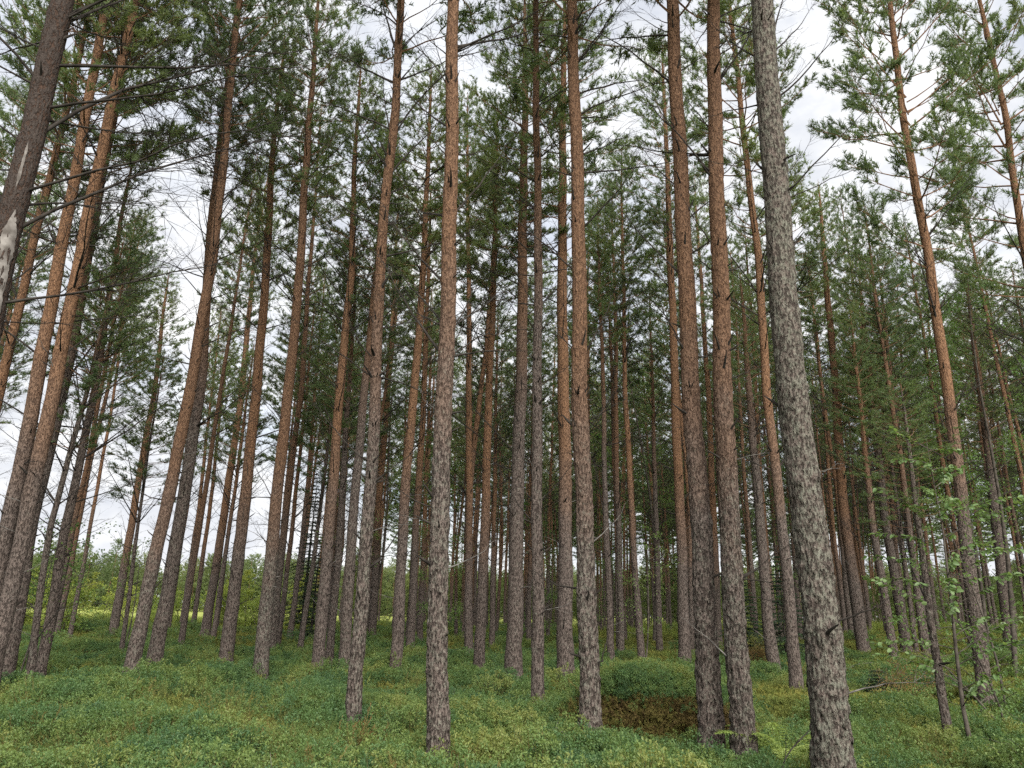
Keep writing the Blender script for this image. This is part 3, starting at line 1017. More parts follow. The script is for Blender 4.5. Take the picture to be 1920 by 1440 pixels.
def sprig_mesh(rng, mat, h, w, stems, per, nl, nw, spread=0.7, lean=0.25):
    """bushy upright sprigs clad in small needles (heather, moss, small conifer seedlings)"""
    mb = MB()
    P, D = [], []
    for _ in range(stems):
        a, r = rng.uniform(0, 6.28), w * math.sqrt(rng.random())
        b = np.array([r * math.cos(a), r * math.sin(a), -0.02])
        hh = h * rng.uniform(0.5, 1.15)
        tip = b + np.array([lean * hh * rng.normal(), lean * hh * rng.normal(), hh])
        if h > 0.15:
            tube(mb, np.stack([b, (b + tip) / 2, tip]), np.array([0.003, 0.002, 0.001]), 3, 0)
        k = max(2, int(per / 6))
        for q in range(k):
            t = 0.15 + 0.85 * q / k
            P.append(b + (tip - b) * t)
            D.append((tip - b) / k + rng.normal(size=3) * 0.03 * h)
    needles(mb, np.array(P), np.array(D), 6, nl, nw, spread, rng, 0)
    return mb.mesh('sprig', mat, smooth=False)


def grass_mesh(rng, n=34, h=0.3):
    a = rng.uniform(0, 6.28, n)
    r = 0.06 * np.sqrt(rng.random(n))
    b = np.stack([r * np.cos(a), r * np.sin(a), np.zeros(n)], -1)
    hh = h * rng.uniform(0.5, 1.1, n)
    ln = rng.uniform(0.15, 0.7, n)
    s = np.stack([-np.sin(a), np.cos(a), 0 * a], -1) * 0.0035
    o = np.stack([np.cos(a), np.sin(a), 0 * a], -1)
    m = b + o * (ln * hh * 0.35)[:, None] + np.array([0, 0, 1.0]) * (hh * 0.65)[:, None]
    tip = b + o * (ln * hh)[:, None] + np.array([0, 0, 1.0]) * hh[:, None]
    V = np.stack([b - s, b + s, m - s * 0.8, m + s * 0.8, tip], 1).reshape(-1, 3)
    i = np.arange(n)[:, None] * 5
    mb = MB()
    mb.add(V, tris=np.concatenate([i + [[0, 1, 3]], i + [[0, 3, 2]], i + [[2, 3, 4]]]))
    return mb.mesh('grass', M_GRASS, smooth=False)


rs = np.random.default_rng(3)
BILB = [bilberry_mesh(rs, rs.uniform(0.22, 0.33), rs.uniform(0.21, 0.31)) for _ in range(5)] + [bilberry_mesh(rs, rs.uniform(0.29, 0.35), rs.uniform(0.38, 0.46), 80) for _ in range(2)]
MOSSM = [sprig_mesh(rs, M_MOSS, 0.10, 0.20, 70, 18, 0.028, 0.008, 0.8) for _ in range(3)]
HEATHM = [sprig_mesh(rs, M_HEATH, 0.34, 0.13, 13, 66, 0.026, 0.006, 0.6) for _ in range(3)]
DRYM = [sprig_mesh(rs, M_DRY, 0.15, 0.13, 34, 48, 0.028, 0.008, 0.8, 0.5) for _ in range(3)]
GRASSM = [grass_mesh(rs) for _ in range(2)]

MOUNDS = [  # x, y, half width, half depth, height
    (2.08, 11.35, 1.02, 0.75, 0.80),
    (-11.2, 21.4, 0.95, 0.7, 0.50),
    (9.9, 15.9, 0.55, 0.5, 0.36),
    (5.85, 8.9, 0.35, 0.3, 0.24),
    (-1.7, 11.6, 0.5, 0.4, 0.24),
]


def scatter(n, d0, d1, amin, amax):
    d = np.sqrt(rs.uniform(d0 * d0, d1 * d1, n))
    a = rs.uniform(math.radians(amin), math.radians(amax), n)
    return d * np.sin(a), d * np.cos(a)


def outside_mounds(x, y):
    ok = np.ones(len(x), bool)
    for mx, my, a, b, h in MOUNDS:
        ok &= ((x - mx) / (a * 0.95)) ** 2 + ((y - my + 0.12 * b) / (b * 1.0)) ** 2 > 1
    return ok


def patch(x, y, f, ph):
    """smooth plant-patch field between about -1 and 1"""
    return (np.sin(f * x + ph + 1.3 * np.sin(f * 0.7 * y + ph * 2)) + np.sin(f * 1.3 * y - ph + 1.1 * np.sin(f * 0.9 * x + ph * 3)) + 0.7 * np.sin(f * 2.3 * (x + y) + ph * 5 + np.sin(f * 1.9 * (x - y)))) / 2.4


def carpet(name, protos, bands, keep, zoff, smin, smax, seed, tilt=0.15, lump=0.0, extra=None):
    global rs
    rs = np.random.default_rng(seed)
    X, Y, S = [], [], []
    for n, d0, d1, sf in bands:
        x, y = scatter(n, d0, d1, -43, 45)
        k = keep(x, y, rs) & outside_mounds(x, y)
        X.append(x[k])
        Y.append(y[k])
        S.append(np.full(k.sum(), sf))
    x, y, sf = np.concatenate(X), np.concatenate(Y), np.concatenate(S)
    if extra is not None:
        x, y, sf = np.append(x, extra[0]), np.append(y, extra[1]), np.append(sf, extra[2])
    n = len(x)
    z = terrain(x, y) + zoff
    sc = rs.uniform(smin, smax, n) * sf
    if lump:       # taller and lower stretches of scrub
        sc = sc * (1 + lump * patch(x, y, 1.9, 1.1) + 0.6 * lump * patch(x, y, 4.1, 2.7))
        sc = np.clip(sc, 0.35 * sf, 1.35 * sf)
    rot = np.stack([rs.normal(size=n) * tilt, rs.normal(size=n) * tilt, rs.uniform(0, 6.28, n)], -1)
    scl = np.stack([sc, sc, sc * rs.uniform(0.8, 1.2, n) / sf ** 0.5], -1)
    return instancer(name, np.stack([x, y, z], -1), rot, scl, rs.integers(0, len(protos), n), protos)


ex, ey = [], []          # scrub grown up against the feet of the pines
re_ = np.random.default_rng(52)
for (key, x, y, D, H, pts, kind) in PINES:
    if math.hypot(x, y) < 28:
        for a in np.arange(0, 6.28, 0.8):
            a = a + re_.uniform(-0.4, 0.4)
            rr2 = D * 0.62 + re_.uniform(0.05, 0.22)
            ex.append(x + rr2 * math.cos(a))
            ey.append(y + rr2 * math.sin(a))
bil = carpet('bilberry_scrub', BILB, [(2900, 3.5, 14, 1.0), (5400, 14, 30, 1.2), (7000, 30, 62, 1.7)],
             lambda x, y, r: (patch(x, y, 0.8, 0.7) + 0.30 * r.normal(size=len(x)) > -0.34 - 0.20 * (x < 1.5) + 0.9 * sstep(20, 34, y) + 0.5 * ((x > 4.5) & (y > 12))) & ~((y > 44) & (x < -0.28 * y)) & ~((x > 4.0) & (y < 11) & (r.random(len(x)) < 0.55)), -0.02, 0.65, 1.25, 31, lump=0.42, extra=(np.array(ex), np.array(ey), np.full(len(ex), 0.42)))
bil['label'] = 'green bilberry scrub covering the forest floor between the pines'
bil['category'] = 'bilberry scrub'
mos = carpet('moss_carpet', MOSSM, [(9500, 3.5, 13, 1.0), (11000, 13, 30, 1.5), (6000, 30, 60, 2.2)],
             lambda x, y, r: patch(x, y, 0.8, 2.1) + 0.5 * r.normal(size=len(x)) > -0.9, 0.0, 0.8, 1.5, 32)
mos['label'] = 'yellow-green moss carpet showing between the bilberry plants'
mos['category'] = 'moss'
hea = carpet('heather_sprigs', HEATHM, [(900, 3.5, 14, 1.0), (800, 14, 32, 1.1)],
             lambda x, y, r: (patch(x, y, 0.7, 4.0) + 0.4 * r.normal(size=len(x)) > np.where(x < -1.5, 0.0, 0.6)), -0.01, 0.7, 1.4, 33)
hea['label'] = 'brownish green heather sprigs poking up through the bilberry scrub'
hea['category'] = 'heather'
gra = carpet('grass', GRASSM, [(350, 3.5, 16, 1.0), (1300, 16, 44, 1.5), (6000, 44, 75, 2.4)],
             lambda x, y, r: np.where(y < 40, (patch(x, y, 0.6, 5.2) + 0.4 * r.normal(size=len(x)) > np.where(x > 3, 0.2, 0.7)), True), 0.0, 0.6, 1.2, 34)
gra['label'] = 'thin pale grass between the scrub and over the open meadow'
gra['category'] = 'grass'


# ------------------------------------------------------------------ mounds
def mound(mx, my, a, b, h, label, cover, seed):
    rng = np.random.default_rng(seed)
    z0 = float(terrain(mx, my))
    root = thing('overgrown_mound', label, 'mound', (mx, my, z0 - 0.05))
    mb = MB()
    nr, ns = 14, 40
    t = np.linspace(0, 1, nr)
    th = np.arange(ns) * 2 * math.pi / ns
    nz = vnoise((nr, ns), (5, 9), rng) * 0.17
    rad = (np.sin(t * math.pi / 2) ** 0.75)[:, None] * (1 + nz)
    zz = h * (np.cos(t * math.pi / 2) ** 0.55)[:, None] * (1 + 0.6 * nz)
    V = np.stack([a * rad * np.cos(th), b * rad * np.sin(th), zz - 0.12 * t[:, None] ** 3], -1)
    i = np.arange(nr - 1)[:, None] * ns
    j = np.arange(ns)[None]
    mb.add(V.reshape(-1, 3), quads=np.stack([i + j, i + ns + j, i + ns + (j + 1) % ns, i + (j + 1) % ns], -1).reshape(-1, 4))
    link('soil_core', mb.mesh('soil_core', M_SOIL), root)
    n = int(800 * a * b / 0.5)
    ti, tj = rng.integers(0, nr, n), rng.integers(0, ns, n)
    P = V[ti, tj] + rng.normal(size=(n, 3)) * 0.05
    front = (tj > ns * 0.52) & (tj < ns * 0.98)
    low = P[:, 2] + 0.06 * rng.normal(size=n) < h * 0.74
    dry = front & low if cover == 'dry' else np.zeros(n, bool)
    for nm, sel, protos, s0, s1 in (('dry_heather', dry, DRYM, 0.8, 1.5), ('green_cover', ~dry, BILB if cover == 'dry' else MOSSM, 0.40, 0.75)):
        if not sel.any():
            continue
        p = P[sel]
        m = len(p)
        azp = np.arctan2(p[:, 1] / b, p[:, 0] / a)
        tl = np.clip(0.9 * (1 - p[:, 2] / h), 0, 0.9) * (1.0 if nm == 'dry_heather' else 0.5)
        rot = np.stack([-np.sin(azp) * tl, np.cos(azp) * tl, rng.uniform(0, 6.28, m)], -1)
        s = rng.uniform(s0, s1, m)
        if nm == 'green_cover' and cover != 'dry':
            s *= 1.6
        instancer(nm, p, rot, np.stack([s, s, s], -1), rng.integers(0, len(protos), m), protos, root)
    return root


def soil():
    m, t, out = new_mat('mound_soil')
    g = NN(t, 'ShaderNodeNewGeometry')
    c = ramp(t, noise(t, g.outputs['Position'], 9, 5, 0.65), [(0.3, (0.030, 0.020, 0.012)), (0.55, (0.075, 0.045, 0.022)), (0.75, (0.12, 0.085, 0.03))])
    t.links.new(principled(t, c, 0.95, 0.1), out.inputs[0])
    return m


M_SOIL = soil()
ML = [
    ('large mound with brown dry heather face and bilberry cap between pines', 'dry'),
    ('dark brushy mound near the meadow edge', 'dry'),
    ('yellow moss hummock beyond the willow sapling', 'moss'),
    ('small brown mossy hummock at the foot of the low leafy shrub', 'dry'),
    ('low rusty brown hummock beside the foot of the crooked pine', 'dry'),
]
for q, (mm, (lab, cov)) in enumerate(zip(MOUNDS, ML)):
    mound(*mm, lab, cov, 400 + q)


# ------------------------------------------------------------------ spruces
def spruce(x, y, H, W, label, seed, group=None, bare=0.0):
    rng = np.random.default_rng(seed)
    root = thing('spruce_tree', label, 'spruce tree', (x, y, float(terrain(x, y)) - 0.03), 0, group)
    mb = MB()
    tube(mb, np.array([[0, 0, -0.1], [0, 0, H * 0.5], [0.02, 0, H]]), np.array([0.012 * H, 0.007 * H, 0.003]), 7)
    link('trunk', mb.mesh('trunk', M_TWIG), root)
    mb = MB()
    SP, SD = [], []
    z = 0.12 + bare * H
    while z < H * 0.98:
        u = z / H
        for b in range(rng.integers(5, 8)):
            az = rng.uniform(0, 6.28)
            bl = W * (1 - u) ** 0.85 * rng.uniform(0.7, 1.15) + 0.06
            p = curve_branch(bl, 0.15 - 0.35 * (1 - u), -0.12, rng, 6, 0.08)
            ca, sa = math.cos(az), math.sin(az)
            P3 = p @ np.array([[ca, -sa, 0], [sa, ca, 0], [0, 0, 1]]).T + np.array([0, 0, z])
            tube(mb, P3, np.linspace(0.007, 0.002, 6), 3, 0)
            nt = int(bl * 12) + 2
            for q in range(nt):
                t = 0.12 + 0.88 * (q + rng.random()) / nt
                c = np.array([np.interp(t, np.linspace(0, 1, 6), P3[:, a]) for a in range(3)])
                sd = np.array([-sa, ca, 0]) * rng.choice([-1, 1])
                d2 = unit(np.array([ca, sa, 0]) * 0.8 + sd * 0.8 + np.array([0, 0, -0.25])) * (bl * 0.33 * (1.1 - t) + 0.07)
                for s in range(3):
                    SP.append(c + d2 * s / 3)
                    SD.append(d2 / 3)
        z += rng.uniform(0.09, 0.16) * (H / 4) ** 0.4
    needles(mb, np.array(SP), np.array(SD), 20, 0.034, 0.013, 0.9, rng, 1)
    link('crown', mb.mesh('crown', [M_TWIG, M_SPRUCE], smooth=False), root)
    return root


# ------------------------------------------------------------------ broadleaf trees and shrubs
def broadleaf_meshes(H, W, rng, nlimb, nleaf, leaf, mat, low=0.25, stems=1):
    tb, cb = MB(), MB()
    P, D, N = [], [], []
    for s in range(stems):
        lean = rng.normal(size=2) * (0.05 if stems == 1 else 0.28) * H
        base = np.array([rng.normal() * 0.08 * (stems > 1), rng.normal() * 0.08 * (stems > 1), -0.1])
        t = np.linspace(0, 1, 8)
        hs = H * (1 if s == 0 else rng.uniform(0.6, 0.95))
        ax = np.stack([base[0] + lean[0] * t ** 1.5 + 0.02 * H * np.sin(5 * t + s), base[1] + lean[1] * t ** 1.5, -0.1 + hs * t], -1)
        tube(tb, ax, (0.0055 * H + 0.004) * (1 - 0.88 * t), 6)
        for l in range(nlimb):
            u = low + (1 - low) * (l + rng.random()) / nlimb
            c = np.array([np.interp(u, t, ax[:, a]) for a in range(3)])
            az = rng.uniform(0, 6.28)
            bl = W * math.sin(math.pi * min(0.97, 0.18 + 0.82 * (u - low) / (1 - low))) ** 0.7 * rng.uniform(0.55, 1.15) + 0.1
            p = curve_branch(bl, rng.uniform(0.25, 0.9), rng.uniform(-0.4, 0.05), rng, 6, 0.2)
            ca, sa = math.cos(az), math.sin(az)
            P3 = p @ np.array([[ca, -sa, 0], [sa, ca, 0], [0, 0, 1]]).T + c
            tube(cb, P3, np.linspace(0.003 + 0.004 * bl, 0.0015, 6), 4, 0)
            for q in range(nleaf):
                tt = 0.2 + 0.8 * math.sqrt(rng.random())
                b = np.array([np.interp(tt, np.linspace(0, 1, 6), P3[:, a]) for a in range(3)])
                P.append(b + rng.normal(size=3) * np.array([0.10, 0.10, 0.08]) * (0.35 + bl * 0.7))
                D.append(unit(np.array([ca, sa, -0.4]) * 0.5 + rng.normal(size=3) * 0.7))
                N.append(unit(np.array([0, 0, 1.0]) + rng.normal(size=3) * 0.6))
    L = leaf * rng.uniform(0.7, 1.25, len(P))
    leaves(cb, np.array(P), np.array(D), np.array(N), L, L * 0.75, 1)
    return tb.mesh('trunk', M_BIRCHBARK), cb.mesh('crown', [M_BIRCHBARK, mat], smooth=False)


def broadleaf(x, y, H, W, label, seed, nlimb=26, nleaf=60, leaf=0.05, mat=None, low=0.25, stems=1, name='birch_tree', cat='birch tree', group=None):
    rng = np.random.default_rng(seed)
    a, b = broadleaf_meshes(H, W, rng, nlimb, nleaf, leaf, mat or M_BIRCH, low, stems)
    root = thing(name, label, cat, (x, y, float(terrain(x, y))), 0, group)
    link('trunk', a, root)
    link('crown', b, root)
    return root


spruce(-9.7, 36.7, 8.3, 1.05, 'tall narrow dark green spruce between the pine trunks', 501, bare=0.12)
spruce(-8.6, 34.2, 5.2, 0.85, 'shorter dark spruce standing beside the tall narrow spruce', 502, bare=0.08)
spruce(7.75, 24.9, 2.7, 1.0, 'low bushy dark spruce left of the curved grey pine', 503)
spruce(8.95, 24.7, 3.5, 1.05, 'dark conical spruce in the shade behind the curved grey pine', 504)
spruce(8.1, 17.0, 0.75, 0.45, 'knee-high spruce seedling in the scrub beside a pale fallen branch', 505)

broadleaf(-6.3, 35.7, 14.0, 1.5, 'slim light green birch showing behind the crooked pine', 601, 44, 95, 0.07)
broadleaf(-4.7, 22.6, 5.6, 0.95, 'leafy green sapling with airy twigs beside a grey pine', 602, 26, 40, 0.045, low=0.35, name='birch_sapling', cat='sapling')
broadleaf(7.4, 38.5, 17.0, 2.0, 'tall fresh green birch filling the gap behind the mound', 603, 60, 110, 0.08, low=0.2)
broadleaf(5.9, 42.7, 13.0, 1.5, 'slender birch with small crown behind the mossy pine pair', 604, 40, 90, 0.08)
broadleaf(15.9, 29.5, 16.5, 1.9, 'tall light green birch below the gap in the clouds', 605, 60, 95, 0.07, low=0.35)
broadleaf(18.2, 29.2, 13.5, 1.9, 'broad light green birch by the edge of the denser stand', 606, 54, 110, 0.075, low=0.25)
broadleaf(11.4, 30.8, 9.0, 1.3, 'small birch tucked among grey trunks near the dark spruces', 607, 36, 85, 0.07)
broadleaf(-9.75, 16.0, 3.5, 1.25, 'crooked rowan sapling with low spreading green twigs beside leaning grey trunks', 608, 22, 42, 0.055, low=0.4, stems=2, name='rowan_sapling', cat='sapling')
broadleaf(-11.5, 23.5, 3.6, 0.9, 'thin green sapling on the stand edge by the meadow', 609, 20, 34, 0.05, low=0.35, name='birch_sapling', cat='sapling')
broadleaf(3.9, 22.0, 4.5, 0.8, 'little green sapling in the middle of the pine stand', 610, 18, 30, 0.05, low=0.3, name='birch_sapling', cat='sapling')
broadleaf(7.25, 23.2, 1.1, 0.6, 'round olive green juniper bush beside the curved grey pine', 611, 22, 60, 0.035, mat=M_HEATH, low=0.05, stems=4, name='juniper_bush', cat='bush')
broadleaf(8.0, 16.2, 1.0, 0.5, 'low bushy shrub with thin upright stems in mossy scrub', 612, 16, 40, 0.028, mat=M_HEATH, low=0.1, stems=4, name='small_shrub', cat='shrub')
broadleaf(5.9, 9.1, 0.9, 0.4, 'low leafy shrub at the foot of the willow sapling', 613, 12, 22, 0.04, mat=M_BILB, low=0.2, stems=3, name='small_shrub', cat='shrub')

broadleaf(7.4, 11.6, 3.0, 0.9, 'leafy young aspen beside the willow sapling', 614, 18, 26, 0.05, mat=M_BIRCH, low=0.2, stems=2, name='aspen_sapling', cat='sapling')
broadleaf(9.0, 14.2, 4.2, 1.1, 'tall leafy sapling between the willow sapling and the yellow moss hummock', 615, 24, 30, 0.05, mat=M_BIRCH, low=0.25, stems=1, name='aspen_sapling', cat='sapling')
broadleaf(13.2, 20.2, 11.0, 1.7, 'bright green young birch behind the orange-brown pine with rough foot', 616, 46, 80, 0.06, low=0.35)
broadleaf(-2.9, 31.0, 9.5, 1.5, 'bright green young birch seen between orange pines behind the crooked pine', 617, 40, 85, 0.065, low=0.1)
broadleaf(4.6, 34.5, 10.5, 1.6, 'fresh green young birch glimpsed behind the brown pine by the mound', 618, 42, 85, 0.065, low=0.12)
broadleaf(1.2, 37.0, 7.0, 1.4, 'low fresh green birch behind the straight grey pine', 619, 34, 80, 0.07, low=0.08)

# birch bushes out on the meadow
rb = np.random.default_rng(61)
bush = [broadleaf_meshes(rb.uniform(2.4, 3.6), rb.uniform(0.7, 1.0), rb, 20, 44, 0.085, M_FIELD, 0.08, 3) for _ in range(3)]
n_b = 0
while n_b < 34:
    az = math.radians(rb.uniform(-39, -14))
    d = rb.uniform(42, 62)
    x, y = d * math.sin(az), d * math.cos(az)
    v = rb.integers(0, 3)
    root = thing('birch_bush', 'bright yellow-green birch bush growing on the sunlit meadow beyond the pines', 'bush', (x, y, float(terrain(x, y))), rb.uniform(0, 6.28), 'birch bushes on the meadow')
    s = rb.uniform(0.6, 1.15)
    root.scale = (s * 1.15, s * 1.15, s)
    link('trunk', bush[v][0], root)
    link('crown', bush[v][1], root)
    n_b += 1

# ------------------------------------------------------------------ willow sapling with single leaves
rw = np.random.default_rng(88)
SX, SY = 6.18, 10.56
sap = thing('willow_sapling', 'tall thin sapling with broad grey-green leaves beside orange pine', 'sapling', (SX, SY, float(terrain(SX, SY)) - 0.05))
lat = np.array([SY, -SX, 0]) / math.hypot(SX, SY)
hts = np.array([0, 0.7, 1.4, 2.2, 3.0, 3.7, 4.4])
offs = np.array([0.0, -0.03, -0.02, 0.0, 0.03, 0.02, 0.0])
ax = lat[None] * offs[:, None] + np.stack([0 * hts, 0.02 * np.sin(hts * 2), hts], -1)
mb = MB()
tube(mb, ax, np.array([0.034, 0.028, 0.023, 0.018, 0.013, 0.008, 0.003]), 8)
link('stem', mb.mesh('stem', M_BIRCHBARK), sap)
lf = MB()
a = np.linspace(0, 2 * math.pi, 10, endpoint=False)
lx = 0.5 - 0.5 * np.cos(a)
ly = 0.36 * np.sin(a) * (1.05 - 0.35 * lx)
V = np.stack([lx, ly, 0.25 * np.abs(ly) - 0.18 * lx ** 2], -1)
V = np.concatenate([V, [[0.5, 0, -0.045]]])
lf.add(V, tris=[[10, q, (q + 1) % 10] for q in range(10)])
LEAF = lf.mesh('leaf', M_ASPEN)
for b in range(40):
    z = 0.7 + 3.6 * (b + rw.random()) / 40
    c = np.array([np.interp(z, hts, ax[:, q]) for q in range(3)])
    az = rw.uniform(0, 6.28)
    bl = rw.uniform(0.45, 1.15) * (1.15 - 0.5 * (z - 0.7) / 3.6)
    if b in (9, 14, 18, 21, 24, 28):
        az, bl = math.atan2(lat[1], lat[0]) + rw.normal() * 0.3, rw.uniform(1.0, 1.4)
    if b in (8, 13, 16, 20, 23, 27):
        az, bl = math.atan2(-lat[1], -lat[0]) + rw.normal() * 0.3, rw.uniform(0.8, 1.2)
    p = curve_branch(bl, rw.uniform(0.2, 0.7), rw.uniform(-0.3, 0.0), rw, 6, 0.15)
    ca, sa = math.cos(az), math.sin(az)
    P3 = p @ np.array([[ca, -sa, 0], [sa, ca, 0], [0, 0, 1]]).T + c
    mb = MB()
    tube(mb, P3, np.linspace(0.0075, 0.002, 6), 5)
    link('twig', mb.mesh('twig', M_BIRCHBARK), sap)
    for q in range(int(10 + bl * 20)):
        t = 0.25 + 0.75 * (q + rw.random()) / int(10 + bl * 20)
        o = link('leaf', LEAF, sap)
        o.location = [np.interp(t, np.linspace(0, 1, 6), P3[:, k]) for k in range(3)]
        o.rotation_euler = (rw.normal() * 0.7, rw.uniform(-0.5, 0.8), az + rw.choice([-1, 1]) * rw.uniform(0.2, 1.3))
        s = rw.uniform(0.05, 0.10)
        o.scale = (s, s, s)

# ------------------------------------------------------------------ fern
FX, FY = 3.22, 9.25
fern = thing('fern_plant', 'pale yellow-green fern between the lichen-covered pines', 'fern', (FX, FY, float(terrain(FX, FY)) + 0.26))
fern.scale = (1.15, 1.15, 1.15)
rfn = np.random.default_rng(19)
for az, L, rise in ((3.3, 0.70, 0.95), (2.7, 0.55, 1.1), (0.1, 0.62, 1.0), (-0.5, 0.5, 0.8), (4.4, 0.6, 0.75), (1.4, 0.55, 1.1), (5.3, 0.55, 0.9), (3.8, 0.45, 1.2)):
    t = np.linspace(0, 1, 14)
    px = L * t
    pz = L * (rise * t - 0.62 * t * t) + 0.16
    spine = np.stack([px * math.cos(az), px * math.sin(az), pz], -1)
    mb = MB()
    tube(mb, np.vstack([[0, 0, 0], spine]), np.linspace(0.004, 0.001, 15), 4)
    side = np.array([-math.sin(az), math.cos(az), 0])
    P, D, N, Ls = [], [], [], []
    for q in range(3, 40):
        u = q / 40
        c = np.array([np.interp(u, t, spine[:, k]) for k in range(3)])
        fwdv = np.array([math.cos(az), math.sin(az), -0.15])
        for sgn in (-1, 1):
            dv = unit(side * sgn + fwdv * 0.45 + rfn.normal(size=3) * 0.08)
            pl = L * 0.42 * math.sin(math.pi * min(1, 0.12 + 0.9 * u)) ** 0.8
            kk = 7
            for s in range(kk):
                P.append(c + dv * pl * s / kk)
                D.append(unit(dv * 0.8 + fwdv * rfn.choice([-0.8, 0.8]) * (1 if s < kk - 1 else 0.1)))
                N.append(np.array([0, 0, 1.0]) + rfn.normal(size=3) * 0.15)
                Ls.append(0.036 * (1.15 - s / kk))
    Ls = np.array(Ls)
    leaves(mb, np.array(P), np.array(D), np.array(N), Ls, Ls * 0.55)
    link('frond', mb.mesh('frond', M_FERN, smooth=False), fern)


# ------------------------------------------------------------------ fallen wood
def stick(pts, r, label, seed, twigs=0, mat=None):
    rng = np.random.default_rng(seed)
    mb = MB()
    p = np.array(pts, float)
    u = np.linspace(0, 1, len(p))
    tt = np.linspace(0, 1, 10)
    q = np.stack([np.interp(tt, u, p[:, k]) for k in range(3)], -1) + rng.normal(size=(10, 3)) * 0.012
    tube(mb, q, r * (1 - 0.7 * tt), 6)
    for _ in range(twigs):
        i = rng.integers(3, 9)
        d = unit(q[-1] - q[0] + rng.normal(size=3) * 0.5) * rng.uniform(0.12, 0.3)
        tube(mb, np.stack([q[i], q[i] + d * 0.5, q[i] + d + rng.normal(size=3) * 0.02]), np.array([0.4, 0.3, 0.15]) * r, 4)
    o = link('fallen_branch', mb.mesh('fallen_branch', mat or M_TWIG))
    o['label'] = label
    o['category'] = 'branch'
    return o


def gz_(x, y, dz):
    return (x, y, float(terrain(x, y)) + dz)


stick([gz_(9.5, 21.7, 0.28), gz_(10.0, 21.9, 0.32), gz_(10.6, 22.0, 0.27)], 0.028, 'pale fallen branch lying in the moss near the knee-high spruce seedling', 1, 0, M_PALE)
stick([gz_(2.75, 8.3, 0.02), gz_(3.0, 8.5, 0.55), gz_(3.55, 8.75, 0.98)], 0.011, 'thin dark stick leaning out of the scrub beside the fern', 2, 4)
stick([gz_(2.5, 21.0, 0.1), gz_(2.65, 21.1, 0.7), gz_(2.85, 21.3, 1.35)], 0.03, 'bare broken branch leaning between two pines', 3, 2)
stick([gz_(-2.2, 28.5, 0.2), gz_(-1.5, 28.7, 0.36), gz_(-0.7, 28.8, 0.25)], 0.035, 'dark fallen limb lying in the scrub among slender orange pines', 4, 3)

rt = np.random.default_rng(93)
for q in range(12):
    d_, a_ = rt.uniform(7.5, 13), rt.uniform(-0.55, 0.55)
    x_, y_, r_ = d_ * math.sin(a_), d_ * math.cos(a_), rt.uniform(0, 6.28)
    l_ = rt.uniform(0.15, 0.35)
    o_ = stick([gz_(x_ - l_ * math.cos(r_), y_ - l_ * math.sin(r_), 0.20), gz_(x_, y_, 0.29), gz_(x_ + l_ * math.cos(r_), y_ + l_ * math.sin(r_), rt.uniform(0.2, 0.4))], rt.uniform(0.005, 0.009), 'thin dead twig lying on top of the bilberry scrub', 700 + q, 3, M_PALE)
    o_.name = 'fallen_twig'
    o_['group'] = 'dead twigs on the scrub'

# ------------------------------------------------------------------ woods far off, too many and too far to tell apart
rfar = np.random.default_rng(41)


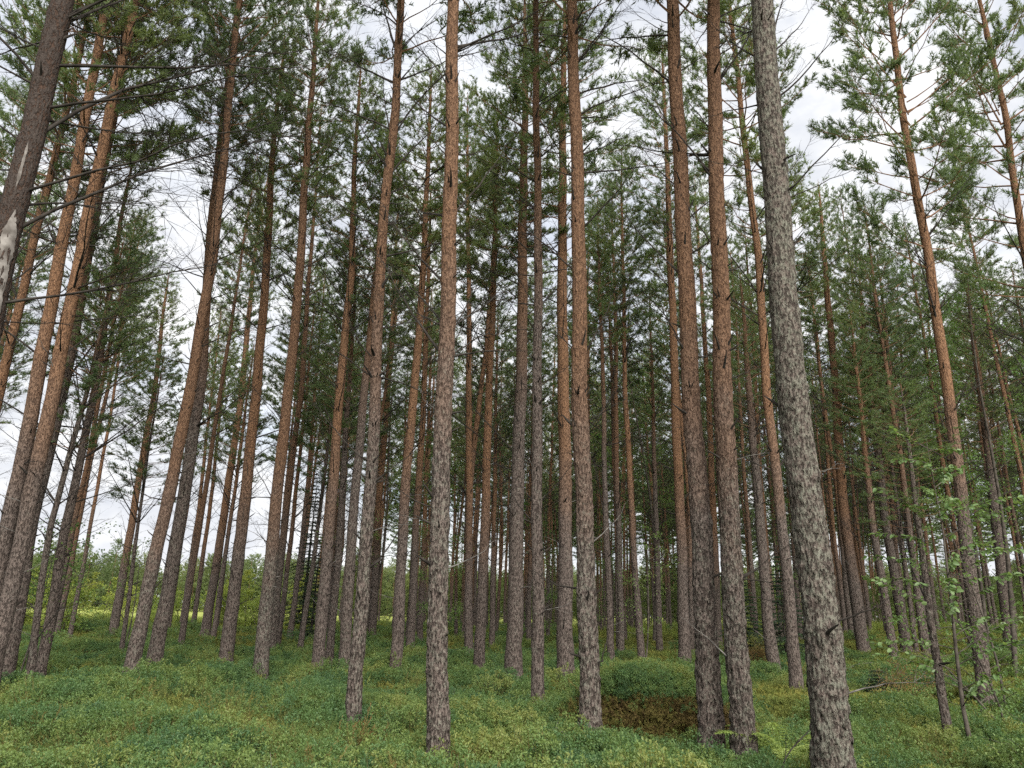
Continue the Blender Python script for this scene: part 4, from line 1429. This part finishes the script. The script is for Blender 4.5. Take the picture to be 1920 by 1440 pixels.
def far_pine(v, full=False):
    H, me, axis, cl, db = FAR[v]
    if full:
        cl = H * 0.97
    mb = MB()
    co = np.empty(len(me.vertices) * 3, np.float32)
    me.vertices.foreach_get('co', co)
    li = np.empty(len(me.loops), np.int32)
    me.loops.foreach_get('vertex_index', li)
    mb.add(co.reshape(-1, 3), quads=li.reshape(-1, 4), m=0)
    cr = CROWNS[v]
    co = np.empty(len(cr.vertices) * 3, np.float32)
    cr.vertices.foreach_get('co', co)
    co = co.reshape(-1, 3) * np.array([2.2, 2.2, cl / 8.0]) * (np.array([1, 1, 1]) if full else np.array([0.75, 0.75, 1])) + axis(H - cl)[0]
    nl = np.empty(len(cr.polygons), np.int32)
    cr.polygons.foreach_get('loop_total', nl)
    li = np.empty(len(cr.loops), np.int32)
    cr.loops.foreach_get('vertex_index', li)
    st = np.empty(len(cr.polygons), np.int32)
    cr.polygons.foreach_get('loop_start', st)
    tri = li[st[nl == 3][:, None] + np.arange(3)]
    keep = rfar.random(len(tri)) < 0.4
    tri = tri[keep]
    # fewer needles, each broader
    a, b, c = co[tri[:, 0]], co[tri[:, 1]], co[tri[:, 2]]
    mdl = (a + b) / 2
    V = np.stack([mdl + (a - mdl) * 2.6, mdl + (b - mdl) * 2.6, mdl + (c - mdl) * 1.5], 1).reshape(-1, 3)
    mb.add(V, tris=np.arange(len(V)).reshape(-1, 3), m=1)
    return mb.mesh('distant_pine', [M_BARK, M_FARLEAF if full else M_NEEDLE], smooth=False)


FARP = [far_pine(v) for v in range(3)] + [far_pine(v, True) for v in range(3)]


def wood(name, n, sampler, smin, smax, label, cat, lo=0, hi=3):
    P = []
    while len(P) < n:
        x, y = sampler()
        P.append((x, y, float(terrain(x, y)) - 0.1))
    s = rfar.uniform(smin, smax, n)
    o = instancer(name, P, np.stack([np.zeros(n), np.zeros(n), rfar.uniform(0, 6.28, n)], -1), np.stack([s * 1.1, s * 1.1, s], -1), rfar.integers(lo, hi, n), FARP)
    o['label'] = label
    o['category'] = cat
    o.color = (4.0 / 12, 0.3, 0.3, 1)


def behind():
    while True:
        d = math.sqrt(rfar.uniform(70 ** 2, 125 ** 2))
        az = rfar.uniform(-0.17, 0.75)
        if az > 0.02 or rfar.random() < 0.5:
            return d * math.sin(az), d * math.cos(az)


def young():
    d = math.sqrt(rfar.uniform(72 ** 2, 130 ** 2))
    az = rfar.uniform(-0.22, 0.75)
    return d * math.sin(az), d * math.cos(az)


def treeline():
    d = rfar.uniform(165, 215)
    az = rfar.uniform(-0.80, 0.80)
    return d * math.sin(az), d * math.cos(az)


wood('distant_pine_stand', 130, behind, 0.8, 1.1, 'distant mass of pine trunks and crowns closing the back of the stand', 'forest')
wood('distant_young_wood', 170, young, 0.16, 0.42, 'distant green young trees growing beneath the far end of the stand', 'forest', 3, 6)
wood('distant_treeline', 950, treeline, 0.38, 0.72, 'distant green treeline across the meadow under the pale sky', 'forest', 3, 6)
